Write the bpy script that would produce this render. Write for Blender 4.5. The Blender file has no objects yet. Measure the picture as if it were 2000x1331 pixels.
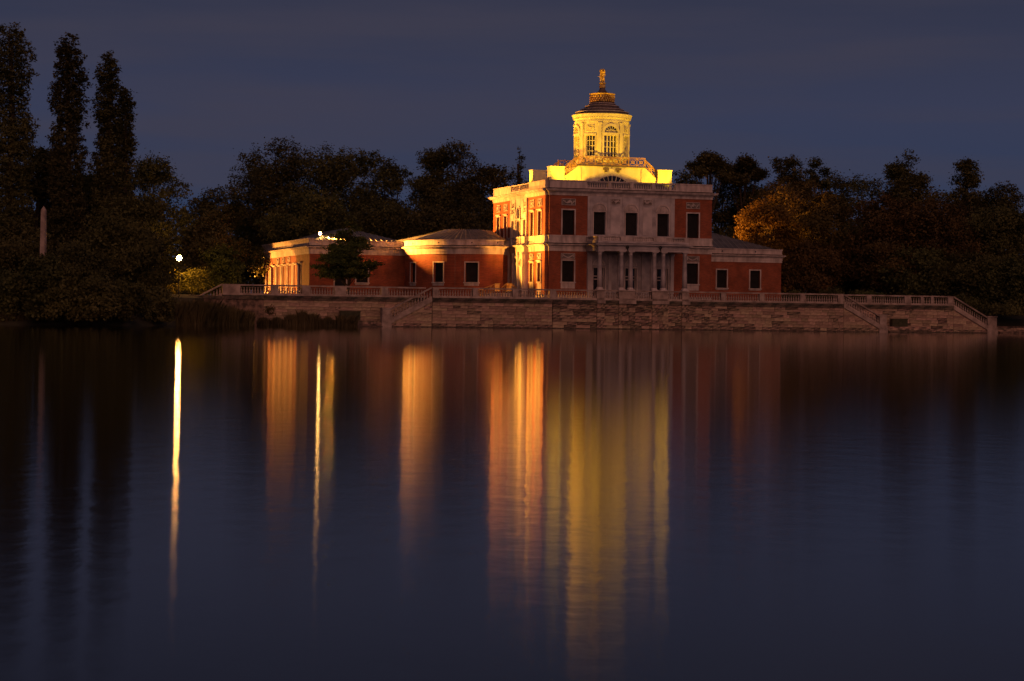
import bpy, math, random
import numpy as np
from mathutils import Vector, Matrix
random.seed(7)
R = np.random.RandomState(11)
S = bpy.context.scene
C = S.collection
PI = math.pi

# ------------------------------------------------------------------ camera
F_PX = 4062.64
cam_d = bpy.data.cameras.new('camera')
cam = bpy.data.objects.new('camera', cam_d); C.objects.link(cam)
cam_d.sensor_width = 36.0
cam_d.lens = 36.0 * F_PX / 2000.0
cam_d.clip_start = 0.3; cam_d.clip_end = 6000
cam_d.shift_y = -(621.04 - 665.5) / 2000.0 * -1.0
cam.location = (0, 0, 1.087)
cam.rotation_euler = (math.radians(90), 0, 0)
cam.rotation_mode = 'QUATERNION'
ROLL = 0.0124
cam.rotation_quaternion = (Matrix.Rotation(-ROLL, 4, 'Y') @ Matrix.Rotation(math.radians(90), 4, 'X')).to_quaternion()
S.camera = cam

# ------------------------------------------------------------------ sky, afterglow, exposure
w = bpy.data.worlds.new('World'); S.world = w; w.use_nodes = True
nt = w.node_tree; nt.nodes.clear()
def N(t, **k):
    n = nt.nodes.new(t)
    for a, b in k.items(): setattr(n, a, b)
    return n
out = N('ShaderNodeOutputWorld'); bg = N('ShaderNodeBackground')
tc = N('ShaderNodeTexCoord'); sep = N('ShaderNodeSeparateXYZ')
ab = N('ShaderNodeMath', operation='ABSOLUTE')
ramp = N('ShaderNodeValToRGB')
cr = ramp.color_ramp
cr.elements[0].position = 0.0; cr.elements[0].color = (0.025, 0.043, 0.097, 1)
cr.elements[1].position = 0.05; cr.elements[1].color = (0.028, 0.043, 0.092, 1)
for p, c_ in ((0.10, (0.038, 0.044, 0.085)), (0.16, (0.031, 0.035, 0.065)), (0.4, (0.027, 0.026, 0.042)), (1.0, (0.018, 0.017, 0.029))):
    e = cr.elements.new(p); e.color = (*c_, 1)
mp = N('ShaderNodeMapping'); mp.inputs['Scale'].default_value = (3.0, 3.0, 30)
mp.inputs['Rotation'].default_value = (0, math.radians(6), 0)
nz = N('ShaderNodeTexNoise'); nz.inputs['Scale'].default_value = 1.6; nz.inputs['Detail'].default_value = 4; nz.inputs['Roughness'].default_value = 0.45
cl = N('ShaderNodeValToRGB'); cl.color_ramp.elements[0].position = 0.42; cl.color_ramp.elements[1].position = 0.68
cl.color_ramp.elements[0].color = (0, 0, 0, 1); cl.color_ramp.elements[1].color = (1, 1, 1, 1)
mx = N('ShaderNodeMix', data_type='RGBA', blend_type='MIX')
mxf = N('ShaderNodeMath', operation='MULTIPLY'); mxf.inputs[1].default_value = 0.62
L = nt.links.new
L(tc.outputs['Generated'], sep.inputs[0]); L(sep.outputs[2], ab.inputs[0]); L(ab.outputs[0], ramp.inputs[0])
L(tc.outputs['Generated'], mp.inputs[0]); L(mp.outputs[0], nz.inputs['Vector']); L(nz.outputs[0], cl.inputs[0])
L(cl.outputs[0], mxf.inputs[0]); L(mxf.outputs[0], mx.inputs[0])
L(ramp.outputs[0], mx.inputs[6]); mx.inputs[7].default_value = (0.051, 0.047, 0.072, 1)
L(mx.outputs[2], bg.inputs[0]); bg.inputs[1].default_value = 1.0
L(bg.outputs[0], out.inputs[0])

sun_d = bpy.data.lights.new('afterglow', 'SUN'); sun = bpy.data.objects.new('afterglow', sun_d); C.objects.link(sun)
sun_d.energy = 0.72; sun_d.color = (1.0, 0.44, 0.29); sun_d.angle = math.radians(60)
sun.rotation_euler = (math.radians(62), 0, math.radians(14))

S.view_settings.view_transform = 'Standard'; S.view_settings.look = 'None'
S.view_settings.gamma = 1.0; S.view_settings.exposure = 0.0; S.view_settings.use_curve_mapping = False
S.render.engine = 'CYCLES'
S.cycles.use_denoising = True
S.cycles.max_bounces = 6; S.cycles.diffuse_bounces = 2; S.cycles.glossy_bounces = 4; S.cycles.transparent_max_bounces = 6
S.cycles.caustics_reflective = False; S.cycles.caustics_refractive = False
S.cycles.sample_clamp_indirect = 0.0

# ------------------------------------------------------------------ frame of the palace: origin at its near corner
PHI = 0.3064
PO = Vector((3.506, 221.17, 0))
PM = Matrix.Translation(PO) @ Matrix.Rotation(PHI, 4, 'Z')
def P2W(x, y, z=0): return PM @ Vector((x, y, z))

# ------------------------------------------------------------------ materials
def mat(name, col, rough=0.8, metal=0.0, var=0.0, scale=1.0, bump=0.0, bscale=None, col2=None, spec=0.4, stretch=(1, 1, 1), objrand=0.0, detail=5, lo=0.35, hi=0.65):
    m = bpy.data.materials.new(name); m.use_nodes = True
    t = m.node_tree; b = t.nodes['Principled BSDF']
    b.inputs['Roughness'].default_value = rough; b.inputs['Metallic'].default_value = metal
    b.inputs['Specular IOR Level'].default_value = spec
    tcn = t.nodes.new('ShaderNodeTexCoord'); mpn = t.nodes.new('ShaderNodeMapping'); mpn.inputs['Scale'].default_value = stretch
    t.links.new(tcn.outputs['Object'], mpn.inputs[0])
    n = t.nodes.new('ShaderNodeTexNoise'); n.inputs['Scale'].default_value = scale; n.inputs['Detail'].default_value = detail
    t.links.new(mpn.outputs[0], n.inputs['Vector'])
    r = t.nodes.new('ShaderNodeValToRGB'); r.color_ramp.elements[0].position = lo; r.color_ramp.elements[1].position = hi
    c2 = col2 if col2 else tuple(min(1, c * (1 + var)) for c in col); c1 = tuple(c * (1 - var) for c in col) if not col2 else col
    r.color_ramp.elements[0].color = (*c1, 1); r.color_ramp.elements[1].color = (*c2, 1)
    t.links.new(n.outputs[0], r.inputs[0])
    src = r.outputs[0]
    if objrand > 0:
        oi = t.nodes.new('ShaderNodeObjectInfo'); hs = t.nodes.new('ShaderNodeHueSaturation')
        mr = t.nodes.new('ShaderNodeMapRange'); mr.inputs[3].default_value = 1 - objrand; mr.inputs[4].default_value = 1 + objrand
        t.links.new(oi.outputs['Random'], mr.inputs[0]); t.links.new(mr.outputs[0], hs.inputs['Value'])
        mr2 = t.nodes.new('ShaderNodeMath'); mr2.operation = 'MULTIPLY'; mr2.inputs[1].default_value = 7.31
        fr = t.nodes.new('ShaderNodeMath'); fr.operation = 'FRACT'
        t.links.new(oi.outputs['Random'], mr2.inputs[0]); t.links.new(mr2.outputs[0], fr.inputs[0])
        mr3 = t.nodes.new('ShaderNodeMapRange'); mr3.inputs[3].default_value = 0.48; mr3.inputs[4].default_value = 0.52
        t.links.new(fr.outputs[0], mr3.inputs[0]); t.links.new(mr3.outputs[0], hs.inputs['Hue'])
        t.links.new(src, hs.inputs['Color']); src = hs.outputs[0]
    t.links.new(src, b.inputs['Base Color'])
    if bump > 0:
        n2 = t.nodes.new('ShaderNodeTexNoise'); n2.inputs['Scale'].default_value = bscale or scale * 6; n2.inputs['Detail'].default_value = 6
        t.links.new(mpn.outputs[0], n2.inputs['Vector'])
        bp = t.nodes.new('ShaderNodeBump'); bp.inputs['Strength'].default_value = bump; bp.inputs['Distance'].default_value = 0.05
        t.links.new(n2.outputs[0], bp.inputs['Height']); t.links.new(bp.outputs[0], b.inputs['Normal'])
    return m
def brick_mat(name, c1, c2, mortar):
    m = bpy.data.materials.new(name); m.use_nodes = True
    t = m.node_tree; b = t.nodes['Principled BSDF']; b.inputs['Roughness'].default_value = 0.85
    b.inputs['Specular IOR Level'].default_value = 0.25
    tcn = t.nodes.new('ShaderNodeTexCoord'); sp = t.nodes.new('ShaderNodeSeparateXYZ'); cb = t.nodes.new('ShaderNodeCombineXYZ')
    ad = t.nodes.new('ShaderNodeMath'); ad.operation = 'ADD'
    t.links.new(tcn.outputs['Object'], sp.inputs[0]); t.links.new(sp.outputs[0], ad.inputs[0]); t.links.new(sp.outputs[1], ad.inputs[1])
    t.links.new(ad.outputs[0], cb.inputs[0]); t.links.new(sp.outputs[2], cb.inputs[1])
    bt = t.nodes.new('ShaderNodeTexBrick'); bt.inputs['Scale'].default_value = 1.0
    bt.inputs['Brick Width'].default_value = 0.27; bt.inputs['Row Height'].default_value = 0.085; bt.inputs['Mortar Size'].default_value = 0.011
    bt.inputs['Color1'].default_value = (*c1, 1); bt.inputs['Color2'].default_value = (*c2, 1); bt.inputs['Mortar'].default_value = (*mortar, 1)
    t.links.new(cb.outputs[0], bt.inputs['Vector'])
    n = t.nodes.new('ShaderNodeTexNoise'); n.inputs['Scale'].default_value = 0.9; n.inputs['Detail'].default_value = 7
    t.links.new(tcn.outputs['Object'], n.inputs['Vector'])
    mr = t.nodes.new('ShaderNodeMapRange'); mr.inputs[1].default_value = 0.3; mr.inputs[2].default_value = 0.7; mr.inputs[3].default_value = 0.7; mr.inputs[4].default_value = 1.15
    t.links.new(n.outputs[0], mr.inputs[0])
    hs = t.nodes.new('ShaderNodeHueSaturation'); t.links.new(mr.outputs[0], hs.inputs['Value']); t.links.new(bt.outputs[0], hs.inputs['Color'])
    t.links.new(hs.outputs[0], b.inputs['Base Color'])
    bp = t.nodes.new('ShaderNodeBump'); bp.inputs['Strength'].default_value = 0.5; bp.inputs['Distance'].default_value = 0.02
    inv = t.nodes.new('ShaderNodeMath'); inv.operation = 'SUBTRACT'; inv.inputs[0].default_value = 1
    t.links.new(bt.outputs['Fac'], inv.inputs[1]); t.links.new(inv.outputs[0], bp.inputs['Height']); t.links.new(bp.outputs[0], b.inputs['Normal'])
    return m
def emit(name, col, s):
    m = bpy.data.materials.new(name); m.use_nodes = True; t = m.node_tree; b = t.nodes['Principled BSDF']
    b.inputs['Base Color'].default_value = (0, 0, 0, 1)
    b.inputs['Emission Color'].default_value = (*col, 1); b.inputs['Emission Strength'].default_value = s
    return m
def leaf_mat(name, c1, c2, trans=0.25):
    m = mat(name, c1, 0.65, col2=c2, scale=0.35, spec=0.25, objrand=0.22, detail=8, lo=0.3, hi=0.7)
    t = m.node_tree; b = t.nodes['Principled BSDF']
    tr = t.nodes.new('ShaderNodeBsdfTranslucent'); ms = t.nodes.new('ShaderNodeMixShader'); ms.inputs[0].default_value = trans
    src = b.inputs['Base Color'].links[0].from_socket
    t.links.new(src, tr.inputs['Color'])
    o = t.nodes['Material Output']
    t.links.new(b.outputs[0], ms.inputs[1]); t.links.new(tr.outputs[0], ms.inputs[2]); t.links.new(ms.outputs[0], o.inputs[0])
    return m
M = {}
M['brick'] = brick_mat('red_brick', (0.37, 0.078, 0.028), (0.24, 0.048, 0.020), (0.26, 0.13, 0.085))
M['marble'] = mat('grey_pink_marble', (0.36, 0.31, 0.30), 0.55, scale=0.8, col2=(0.58, 0.50, 0.47), bump=0.15, bscale=7, detail=9)
M['stonetrim'] = mat('pale_stone_trim', (0.33, 0.27, 0.245), 0.75, scale=1.3, stretch=(1.6, 1.6, 0.5), col2=(0.60, 0.50, 0.455), bump=0.2, bscale=9, detail=8)
M['greymarble'] = mat('veined_grey_marble', (0.27, 0.235, 0.235), 0.5, scale=1.0, col2=(0.50, 0.44, 0.43), bump=0.1, bscale=6, detail=10)
M['plaster'] = mat('cream_plaster', (0.56, 0.50, 0.34), 0.8, scale=1.1, stretch=(1.5, 1.5, 0.6), col2=(0.76, 0.69, 0.47), bump=0.12, bscale=8, detail=8)
M['sand'] = mat('quay_sandstone', (0.29, 0.20, 0.135), 0.9, scale=2.2, col2=(0.50, 0.35, 0.245), bump=0.5, bscale=9, objrand=0.30, detail=9)
M['sand_dark'] = mat('stained_quay_sandstone', (0.10, 0.072, 0.055), 0.9, scale=1.6, col2=(0.40, 0.27, 0.19), bump=0.6, bscale=8, objrand=0.45, detail=9, lo=0.42, hi=0.62)
M['moss_and_shade'] = mat('mossy_and_shade_dark_stone', (0.045, 0.042, 0.032), 0.95, scale=2.5, col2=(0.17, 0.12, 0.09), bump=0.6, bscale=7, objrand=0.2, detail=9)  # moss on the quay stones; painted shade in the cornice gaps
M['joint'] = mat('dark_joint', (0.05, 0.036, 0.028), 0.95, scale=3, col2=(0.09, 0.065, 0.05))
M['balu'] = mat('weathered_balustrade_stone', (0.24, 0.18, 0.15), 0.85, scale=1.4, col2=(0.48, 0.37, 0.31), bump=0.3, bscale=12, detail=9)
M['shutter'] = mat('dark_shutter_paint', (0.013, 0.012, 0.012), 0.85, scale=2, col2=(0.02, 0.018, 0.018), spec=0.15)
M['lit_shutter'] = mat('floodlit_shutter_paint', (0.22, 0.18, 0.13), 0.8, scale=3, col2=(0.32, 0.26, 0.19), bump=0.3)  # lighter copy of the shutter colour, floodlight put into it for the left side
M['reliefback'] = mat('dark_relief_ground', (0.13, 0.10, 0.09), 0.8, scale=2, col2=(0.2, 0.16, 0.14))
M['glass'] = mat('dark_window_glass', (0.012, 0.012, 0.014), 0.12, scale=2, col2=(0.02, 0.02, 0.024), spec=0.7)
M['roof'] = mat('zinc_roof', (0.075, 0.075, 0.08), 0.55, 0.1, scale=0.9, col2=(0.14, 0.135, 0.14), bump=0.1, bscale=5)
M['seam'] = mat('zinc_roof_seam', (0.20, 0.19, 0.19), 0.6, 0.1, scale=1, col2=(0.28, 0.27, 0.27))
M['dome'] = mat('brown_lead_dome', (0.085, 0.06, 0.055), 0.6, 0.1, scale=1.6, col2=(0.15, 0.105, 0.09), bump=0.15, bscale=8)
M['gold'] = mat('gilded_metal', (0.55, 0.28, 0.03), 0.4, 0.15, scale=3, col2=(1.0, 0.72, 0.2), bump=0.7, bscale=9)
M['iron'] = mat('gilded_bronze_rail', (0.42, 0.24, 0.06), 0.45, 0.4, scale=2, col2=(0.55, 0.32, 0.10))
M['blackiron'] = mat('black_iron', (0.02, 0.02, 0.02), 0.5, 0.3, scale=2, col2=(0.035, 0.033, 0.03))
M['lamp'] = emit('sodium_lamp_glow', (1.0, 0.42, 0.09), 330)
M['flood'] = emit('floodlight_glow', (1.0, 0.48, 0.12), 110)
M['smallflood'] = emit('small_floodlight_glow', (1.0, 0.6, 0.2), 6)
M['white'] = mat('white_paint', (0.6, 0.56, 0.5), 0.5, scale=2, col2=(0.7, 0.66, 0.6))
M['bark'] = mat('bark', (0.035, 0.026, 0.018), 0.95, scale=2, col2=(0.07, 0.05, 0.035), bump=0.8, bscale=7, stretch=(3, 3, 0.6))
M['greenbox'] = mat('mossy_green_wood', (0.04, 0.042, 0.02), 0.85, scale=3, col2=(0.07, 0.065, 0.035), bump=0.4)
M['ground'] = mat('dark_earth_and_grass', (0.030, 0.028, 0.014), 0.95, scale=0.5, col2=(0.06, 0.055, 0.028), bump=0.6, bscale=5)
M['terrace'] = mat('terrace_paving', (0.2, 0.15, 0.12), 0.9, scale=1.2, col2=(0.3, 0.23, 0.18), bump=0.2)
M['leaf_dark'] = leaf_mat('dark_foliage', (0.058, 0.061, 0.018), (0.125, 0.118, 0.037))
M['leaf_poplar'] = leaf_mat('poplar_foliage', (0.055, 0.060, 0.020), (0.115, 0.110, 0.038))
M['leaf_green'] = leaf_mat('green_foliage', (0.055, 0.08, 0.018), (0.12, 0.14, 0.03), 0.35)
M['leaf_lamplit'] = leaf_mat('lamplit_yellow_foliage', (0.12, 0.11, 0.016), (0.26, 0.22, 0.03), 0.35)  # street lamp's light put into the leaf colour of the nearby bushes
M['leaf_autumn'] = leaf_mat('autumn_foliage', (0.14, 0.07, 0.014), (0.28, 0.15, 0.028), 0.3)
M['leaf_autumn_dark'] = leaf_mat('dull_autumn_foliage', (0.075, 0.055, 0.017), (0.15, 0.10, 0.028), 0.25)
M['reed'] = leaf_mat('reeds', (0.05, 0.045, 0.018), (0.13, 0.10, 0.045), 0.2)

# ------------------------------------------------------------------ object helpers
def prop(o, label=None, cat=None, group=None, kind=None):
    if label: o['label'] = label
    if cat: o['category'] = cat
    if group: o['group'] = group
    if kind: o['kind'] = kind
    return o
def thing(name, label, cat, loc=(0, 0, 0), rz=0.0, group=None):
    o = bpy.data.objects.new(name, None); C.objects.link(o); o.empty_display_size = 0.5
    o.location = loc; o.rotation_euler = (0, 0, rz)
    return prop(o, label, cat, group)
def link(name, me, parent=None, loc=(0, 0, 0), rz=0.0, sc=None):
    o = bpy.data.objects.new(name, me); C.objects.link(o)
    if parent: o.parent = parent
    o.location = loc; o.rotation_euler = (0, 0, rz)
    if sc: o.scale = sc
    return o
class MB:
    def __init__(s): s.v = []; s.f = []; s.smooth = []
    def add(s, vs, fs, sm=False):
        b = len(s.v); s.v.extend(vs); s.f.extend([tuple(b + i for i in f) for f in fs]); s.smooth.extend([sm] * len(fs))
    def box(s, x0, x1, y0, y1, z0, z1, m=None):
        c = [(x, y, z) for x in (x0, x1) for y in (y0, y1) for z in (z0, z1)]
        if m: c = [tuple(m(*p)) for p in c]
        s.add(c, [(0, 1, 3, 2), (4, 6, 7, 5), (0, 4, 5, 1), (2, 3, 7, 6), (0, 2, 6, 4), (1, 5, 7, 3)])
    def prism(s, poly, z0, z1):
        n = len(poly); b = [(x, y, z0) for x, y in poly] + [(x, y, z1) for x, y in poly]
        s.add(b, [tuple(reversed(range(n))), tuple(range(n, 2 * n))] + [(i, (i + 1) % n, n + (i + 1) % n, n + i) for i in range(n)])
    def vprism(s, poly, y0, y1):       # polygon in xz, thickness in y
        n = len(poly); b = [(x, y0, z) for x, z in poly] + [(x, y1, z) for x, z in poly]
        s.add(b, [tuple(range(n)), tuple(reversed(range(n, 2 * n)))] + [(i, n + i, n + (i + 1) % n, (i + 1) % n) for i in range(n)])
    def lathe(s, prof, cx=0, cy=0, seg=24, sm=True, cap=True, m=None):
        vs = []
        for r, z in prof:
            for k in range(seg):
                a = 2 * PI * k / seg; vs.append((cx + r * math.cos(a), cy + r * math.sin(a), z))
        if m: vs = [tuple(m(*p)) for p in vs]
        fs = []
        for i in range(len(prof) - 1):
            for k in range(seg):
                k2 = (k + 1) % seg; fs.append((i * seg + k, i * seg + k2, (i + 1) * seg + k2, (i + 1) * seg + k))
        if cap:
            fs.append(tuple(reversed(range(seg)))); b = (len(prof) - 1) * seg; fs.append(tuple(range(b, b + seg)))
        s.add(vs, fs, sm)
    def tube(s, a, b, r0, r1=None, seg=6):
        a = Vector(a); b = Vector(b); r1 = r0 if r1 is None else r1; d = b - a
        if d.length < 1e-6: return
        q = d.to_track_quat('Z', 'Y'); vs = []
        for p, r in ((a, r0), (b, r1)):
            for k in range(seg):
                t = 2 * PI * k / seg; vs.append(tuple(p + q @ Vector((r * math.cos(t), r * math.sin(t), 0))))
        s.add(vs, [(k, (k + 1) % seg, seg + (k + 1) % seg, seg + k) for k in range(seg)] + [tuple(reversed(range(seg))), tuple(range(seg, 2 * seg))], seg > 5)
    def ball(s, c, r, seg=8, rings=6, sc=(1, 1, 1)):
        vs = []; fs = []
        for i in range(rings + 1):
            t = PI * i / rings
            for k in range(seg):
                a = 2 * PI * k / seg; vs.append((c[0] + r * sc[0] * math.sin(t) * math.cos(a), c[1] + r * sc[1] * math.sin(t) * math.sin(a), c[2] + r * sc[2] * math.cos(t)))
        for i in range(rings):
            for k in range(seg): fs.append((i * seg + k, (i + 1) * seg + k, (i + 1) * seg + (k + 1) % seg, i * seg + (k + 1) % seg))
        s.add(vs, fs, True)
    def mesh(s, name, m):
        me = bpy.data.meshes.new(name); me.from_pydata(s.v, [], s.f); me.materials.append(m)
        me.polygons.foreach_set('use_smooth', s.smooth); me.update(); return me
    def build(s, name, m, parent=None, loc=(0, 0, 0), rz=0.0, **k):
        o = link(name, s.mesh(name, m), parent, loc, rz); 
        if k: prop(o, **k)
        return o

# mappings from (s along wall, z, d outwards) to local xyz
def flat(p0, u, n):
    def f(s, z, d=0.0): return (p0[0] + u[0] * s + n[0] * d, p0[1] + u[1] * s + n[1] * d, z)
    return f
def curved(cx, cy, r, a0):   # s is an arc length at radius r, measured counter-clockwise from angle a0
    def f(s, z, d=0.0):
        a = a0 + s / r; return (cx + (r + d) * math.cos(a), cy + (r + d) * math.sin(a), z)
    return f
def sbox(mb, mp_, s0, s1, z0, z1, d0, d1, n=1):
    for i in range(n):
        a = s0 + (s1 - s0) * i / n; b = s0 + (s1 - s0) * (i + 1) / n
        c = [mp_(s_, z_, d_) for s_ in (a, b) for d_ in (d0, d1) for z_ in (z0, z1)]
        mb.add(c, [(0, 1, 3, 2), (4, 6, 7, 5), (0, 4, 5, 1), (2, 3, 7, 6), (0, 2, 6, 4), (1, 5, 7, 3)])
def wall(mb, mp_, s0, s1, z0, z1, holes, depth=0.3, step=99):
    ss = sorted(set([s0, s1] + [h[0] for h in holes] + [h[1] for h in holes])); zs = sorted(set([z0, z1] + [h[2] for h in holes] + [h[3] for h in holes]))
    ss = [a for a in ss if s0 <= a <= s1]; full = []
    for a, b in zip(ss, ss[1:]):
        n = max(1, math.ceil((b - a) / step)); full += [a + (b - a) * i / n for i in range(n)]
    full.append(ss[-1])
    for a, b in zip(full, full[1:]):
        for c, d in zip(zs, zs[1:]):
            mx_, mz = (a + b) / 2, (c + d) / 2
            if any(h[0] < mx_ < h[1] and h[2] < mz < h[3] for h in holes): continue
            mb.add([mp_(a, c), mp_(b, c), mp_(b, d), mp_(a, d)], [(0, 1, 2, 3)])
    for h in holes:
        q = [(h[0], h[2]), (h[1], h[2]), (h[1], h[3]), (h[0], h[3])]
        for i in range(4):
            p, r_ = q[i], q[(i + 1) % 4]
            mb.add([mp_(p[0], p[1], 0), mp_(p[0], p[1], -depth), mp_(r_[0], r_[1], -depth), mp_(r_[0], r_[1], 0)], [(0, 1, 2, 3)])
def ring_arc(mb, mp_, sc_, zc, r0, r1, d0, d1, a0=0, a1=PI, n=14):
    for i in range(n):
        t0 = a0 + (a1 - a0) * i / n; t1 = a0 + (a1 - a0) * (i + 1) / n; c = []
        for t in (t0, t1):
            for r in (r0, r1):
                for d in (d0, d1): c.append(mp_(sc_ + r * math.cos(t), zc + r * math.sin(t), d))
        mb.add(c, [(0, 1, 3, 2), (4, 6, 7, 5), (0, 4, 5, 1), (2, 3, 7, 6), (0, 2, 6, 4), (1, 5, 7, 3)])
def bar(mb, mp_, a, b, w_, d0, d1):       # thin bar between (s,z) points in the wall's plane
    dx, dz = b[0] - a[0], b[1] - a[1]; l = math.hypot(dx, dz); nx, nz_ = -dz / l * w_ / 2, dx / l * w_ / 2
    q = [(a[0] + nx, a[1] + nz_), (a[0] - nx, a[1] - nz_), (b[0] - nx, b[1] - nz_), (b[0] + nx, b[1] + nz_)]
    c = [mp_(s_, z_, d_) for d_ in (d0, d1) for s_, z_ in q]
    mb.add(c, [(0, 1, 2, 3), (7, 6, 5, 4), (0, 4, 5, 1), (1, 5, 6, 2), (2, 6, 7, 3), (3, 7, 4, 0)])
def offs(poly, d):
    n = len(poly); o = []
    for i in range(n):
        p0, p1, p2 = poly[i - 1], poly[i], poly[(i + 1) % n]
        def nrm(a, b):
            dx, dy = b[0] - a[0], b[1] - a[1]; l = math.hypot(dx, dy); return dy / l, -dx / l
        n1, n2 = nrm(p0, p1), nrm(p1, p2)
        k = 1 + n1[0] * n2[0] + n1[1] * n2[1]
        o.append((p1[0] + d * (n1[0] + n2[0]) / k, p1[1] + d * (n1[1] + n2[1]) / k))
    return o
def bands(mb, poly, lst):
    for off, z0, z1 in lst: mb.prism(offs(poly, off), z0, z1)

def window(par, mp_, s0, s1, z0, z1, fr=0.14, depth=0.3, sill=True, fill='shutter', hood=False, cols=1, rows=1, m_frame=None, under=None, proj=0.05, wname='window', slats=True, mfill='shutter'):
    mb = MB(); mf = m_frame or M['stonetrim']; g = 0.004
    sbox(mb, mp_, s0 - fr, s0, z0, z1 + fr, 0.003, proj + g); sbox(mb, mp_, s1, s1 + fr, z0, z1 + fr, 0.003, proj + g); sbox(mb, mp_, s0, s1, z1, z1 + fr, 0.003, proj)
    if hood: sbox(mb, mp_, s0 - fr * 1.4, s1 + fr * 1.4, z1 + fr, z1 + fr + 0.12, 0.003, 0.22)
    o = mb.build(wname, mf, par)
    if sill:
        sb = MB(); sbox(sb, mp_, s0 - fr * 1.6, s1 + fr * 1.6, z0 - 0.13, z0, 0.003, 0.13)
        if under: sbox(sb, mp_, s0 - fr * 0.9, s1 + fr * 0.9, under, z0 - 0.13, 0.003, 0.05)
        sb.build('sill', mf, o)
    f = MB()
    if fill == 'shutter':
        sbox(f, mp_, s0, s1, z0, z1, -depth, -depth + 0.02)
        if slats:
            n = max(4, int((z1 - z0) / 0.14))
            for k in range(n):
                za = z0 + (z1 - z0) * k / n; h = (z1 - z0) / n
                c = [mp_(s0 + 0.05, za + 0.01, -depth + 0.06), mp_(s1 - 0.05, za + 0.01, -depth + 0.06), mp_(s1 - 0.05, za + h * 0.9, -depth + 0.025), mp_(s0 + 0.05, za + h * 0.9, -depth + 0.025)]
                f.add(c, [(0, 1, 2, 3)])
        f.build('shutter', M[mfill], o)
    else:
        sbox(f, mp_, s0, s1, z0, z1, -depth, -depth + 0.02); f.build('pane', M['glass'], o)
        mu = MB(); e = 0.045
        for k in range(cols + 1):
            x = s0 + (s1 - s0) * k / cols; sbox(mu, mp_, max(s0, x - e), min(s1, x + e), z0, z1, -depth + 0.02, -depth + 0.075)
        for k in range(rows + 1):
            z = z0 + (z1 - z0) * k / rows; sbox(mu, mp_, s0, s1, max(z0, z - e * 0.8), min(z1, z + e * 0.8), -depth + 0.02, -depth + 0.07)
        mu.build('glazing_bar', mf, o)
    return o
def relief(par, mp_, s0, s1, z0, z1, seed=0, m=None, name='relief_panel', garland=False):
    rr = random.Random(seed); mb = MB()
    bk = MB(); sbox(bk, mp_, s0, s1, z0, z1, 0.003, 0.03)
    for a, b, c, d in ((s0, s1, z0, z0 + 0.05), (s0, s1, z1 - 0.05, z1), (s0, s0 + 0.05, z0 + 0.05, z1 - 0.05), (s1 - 0.05, s1, z0 + 0.05, z1 - 0.05)): sbox(mb, mp_, a, b, c, d, 0.03, 0.09)
    w_, h_ = s1 - s0, z1 - z0
    if garland:
        n = 10; pr = None
        for k in range(n + 1):
            u = k / n; p = (s0 + w_ * (0.1 + 0.8 * u), z1 - 0.12 - h_ * 0.55 * math.sin(PI * u))
            if pr: bar(mb, mp_, pr, p, 0.10, 0.03, 0.11)
            pr = p
        for u in (0.12, 0.88): bar(mb, mp_, (s0 + w_ * u, z1 - 0.1), (s0 + w_ * u, z0 + h_ * 0.25), 0.12, 0.03, 0.1)
    else:
        n = 22; zc = z0 + h_ * 0.5; am = h_ * 0.2; pr = None; waves = max(1.5, w_ / 0.7)
        for k in range(n + 1):      # running vine with leaves and a central rosette
            u = k / n; p = (s0 + 0.09 + (w_ - 0.18) * u, zc + am * math.sin(2 * PI * waves * u))
            if pr: bar(mb, mp_, pr, p, 0.055, 0.03, 0.10)
            if k % 2 == 1:
                sg = 1 if rr.random() > 0.5 else -1; q = (p[0] + rr.uniform(-0.08, 0.08), p[1] + sg * rr.uniform(0.08, 0.15))
                bar(mb, mp_, p, q, 0.09, 0.03, 0.12)
            pr = p
        ring_arc(mb, mp_, (s0 + s1) / 2, zc, 0.0, min(0.13, h_ * 0.25), 0.03, 0.15, 0, 2 * PI, 8)
    o = mb.build(name, m or M['stonetrim'], par); bk.build('relief_ground', M['reliefback'] if m is None else m, o); return o

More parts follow.
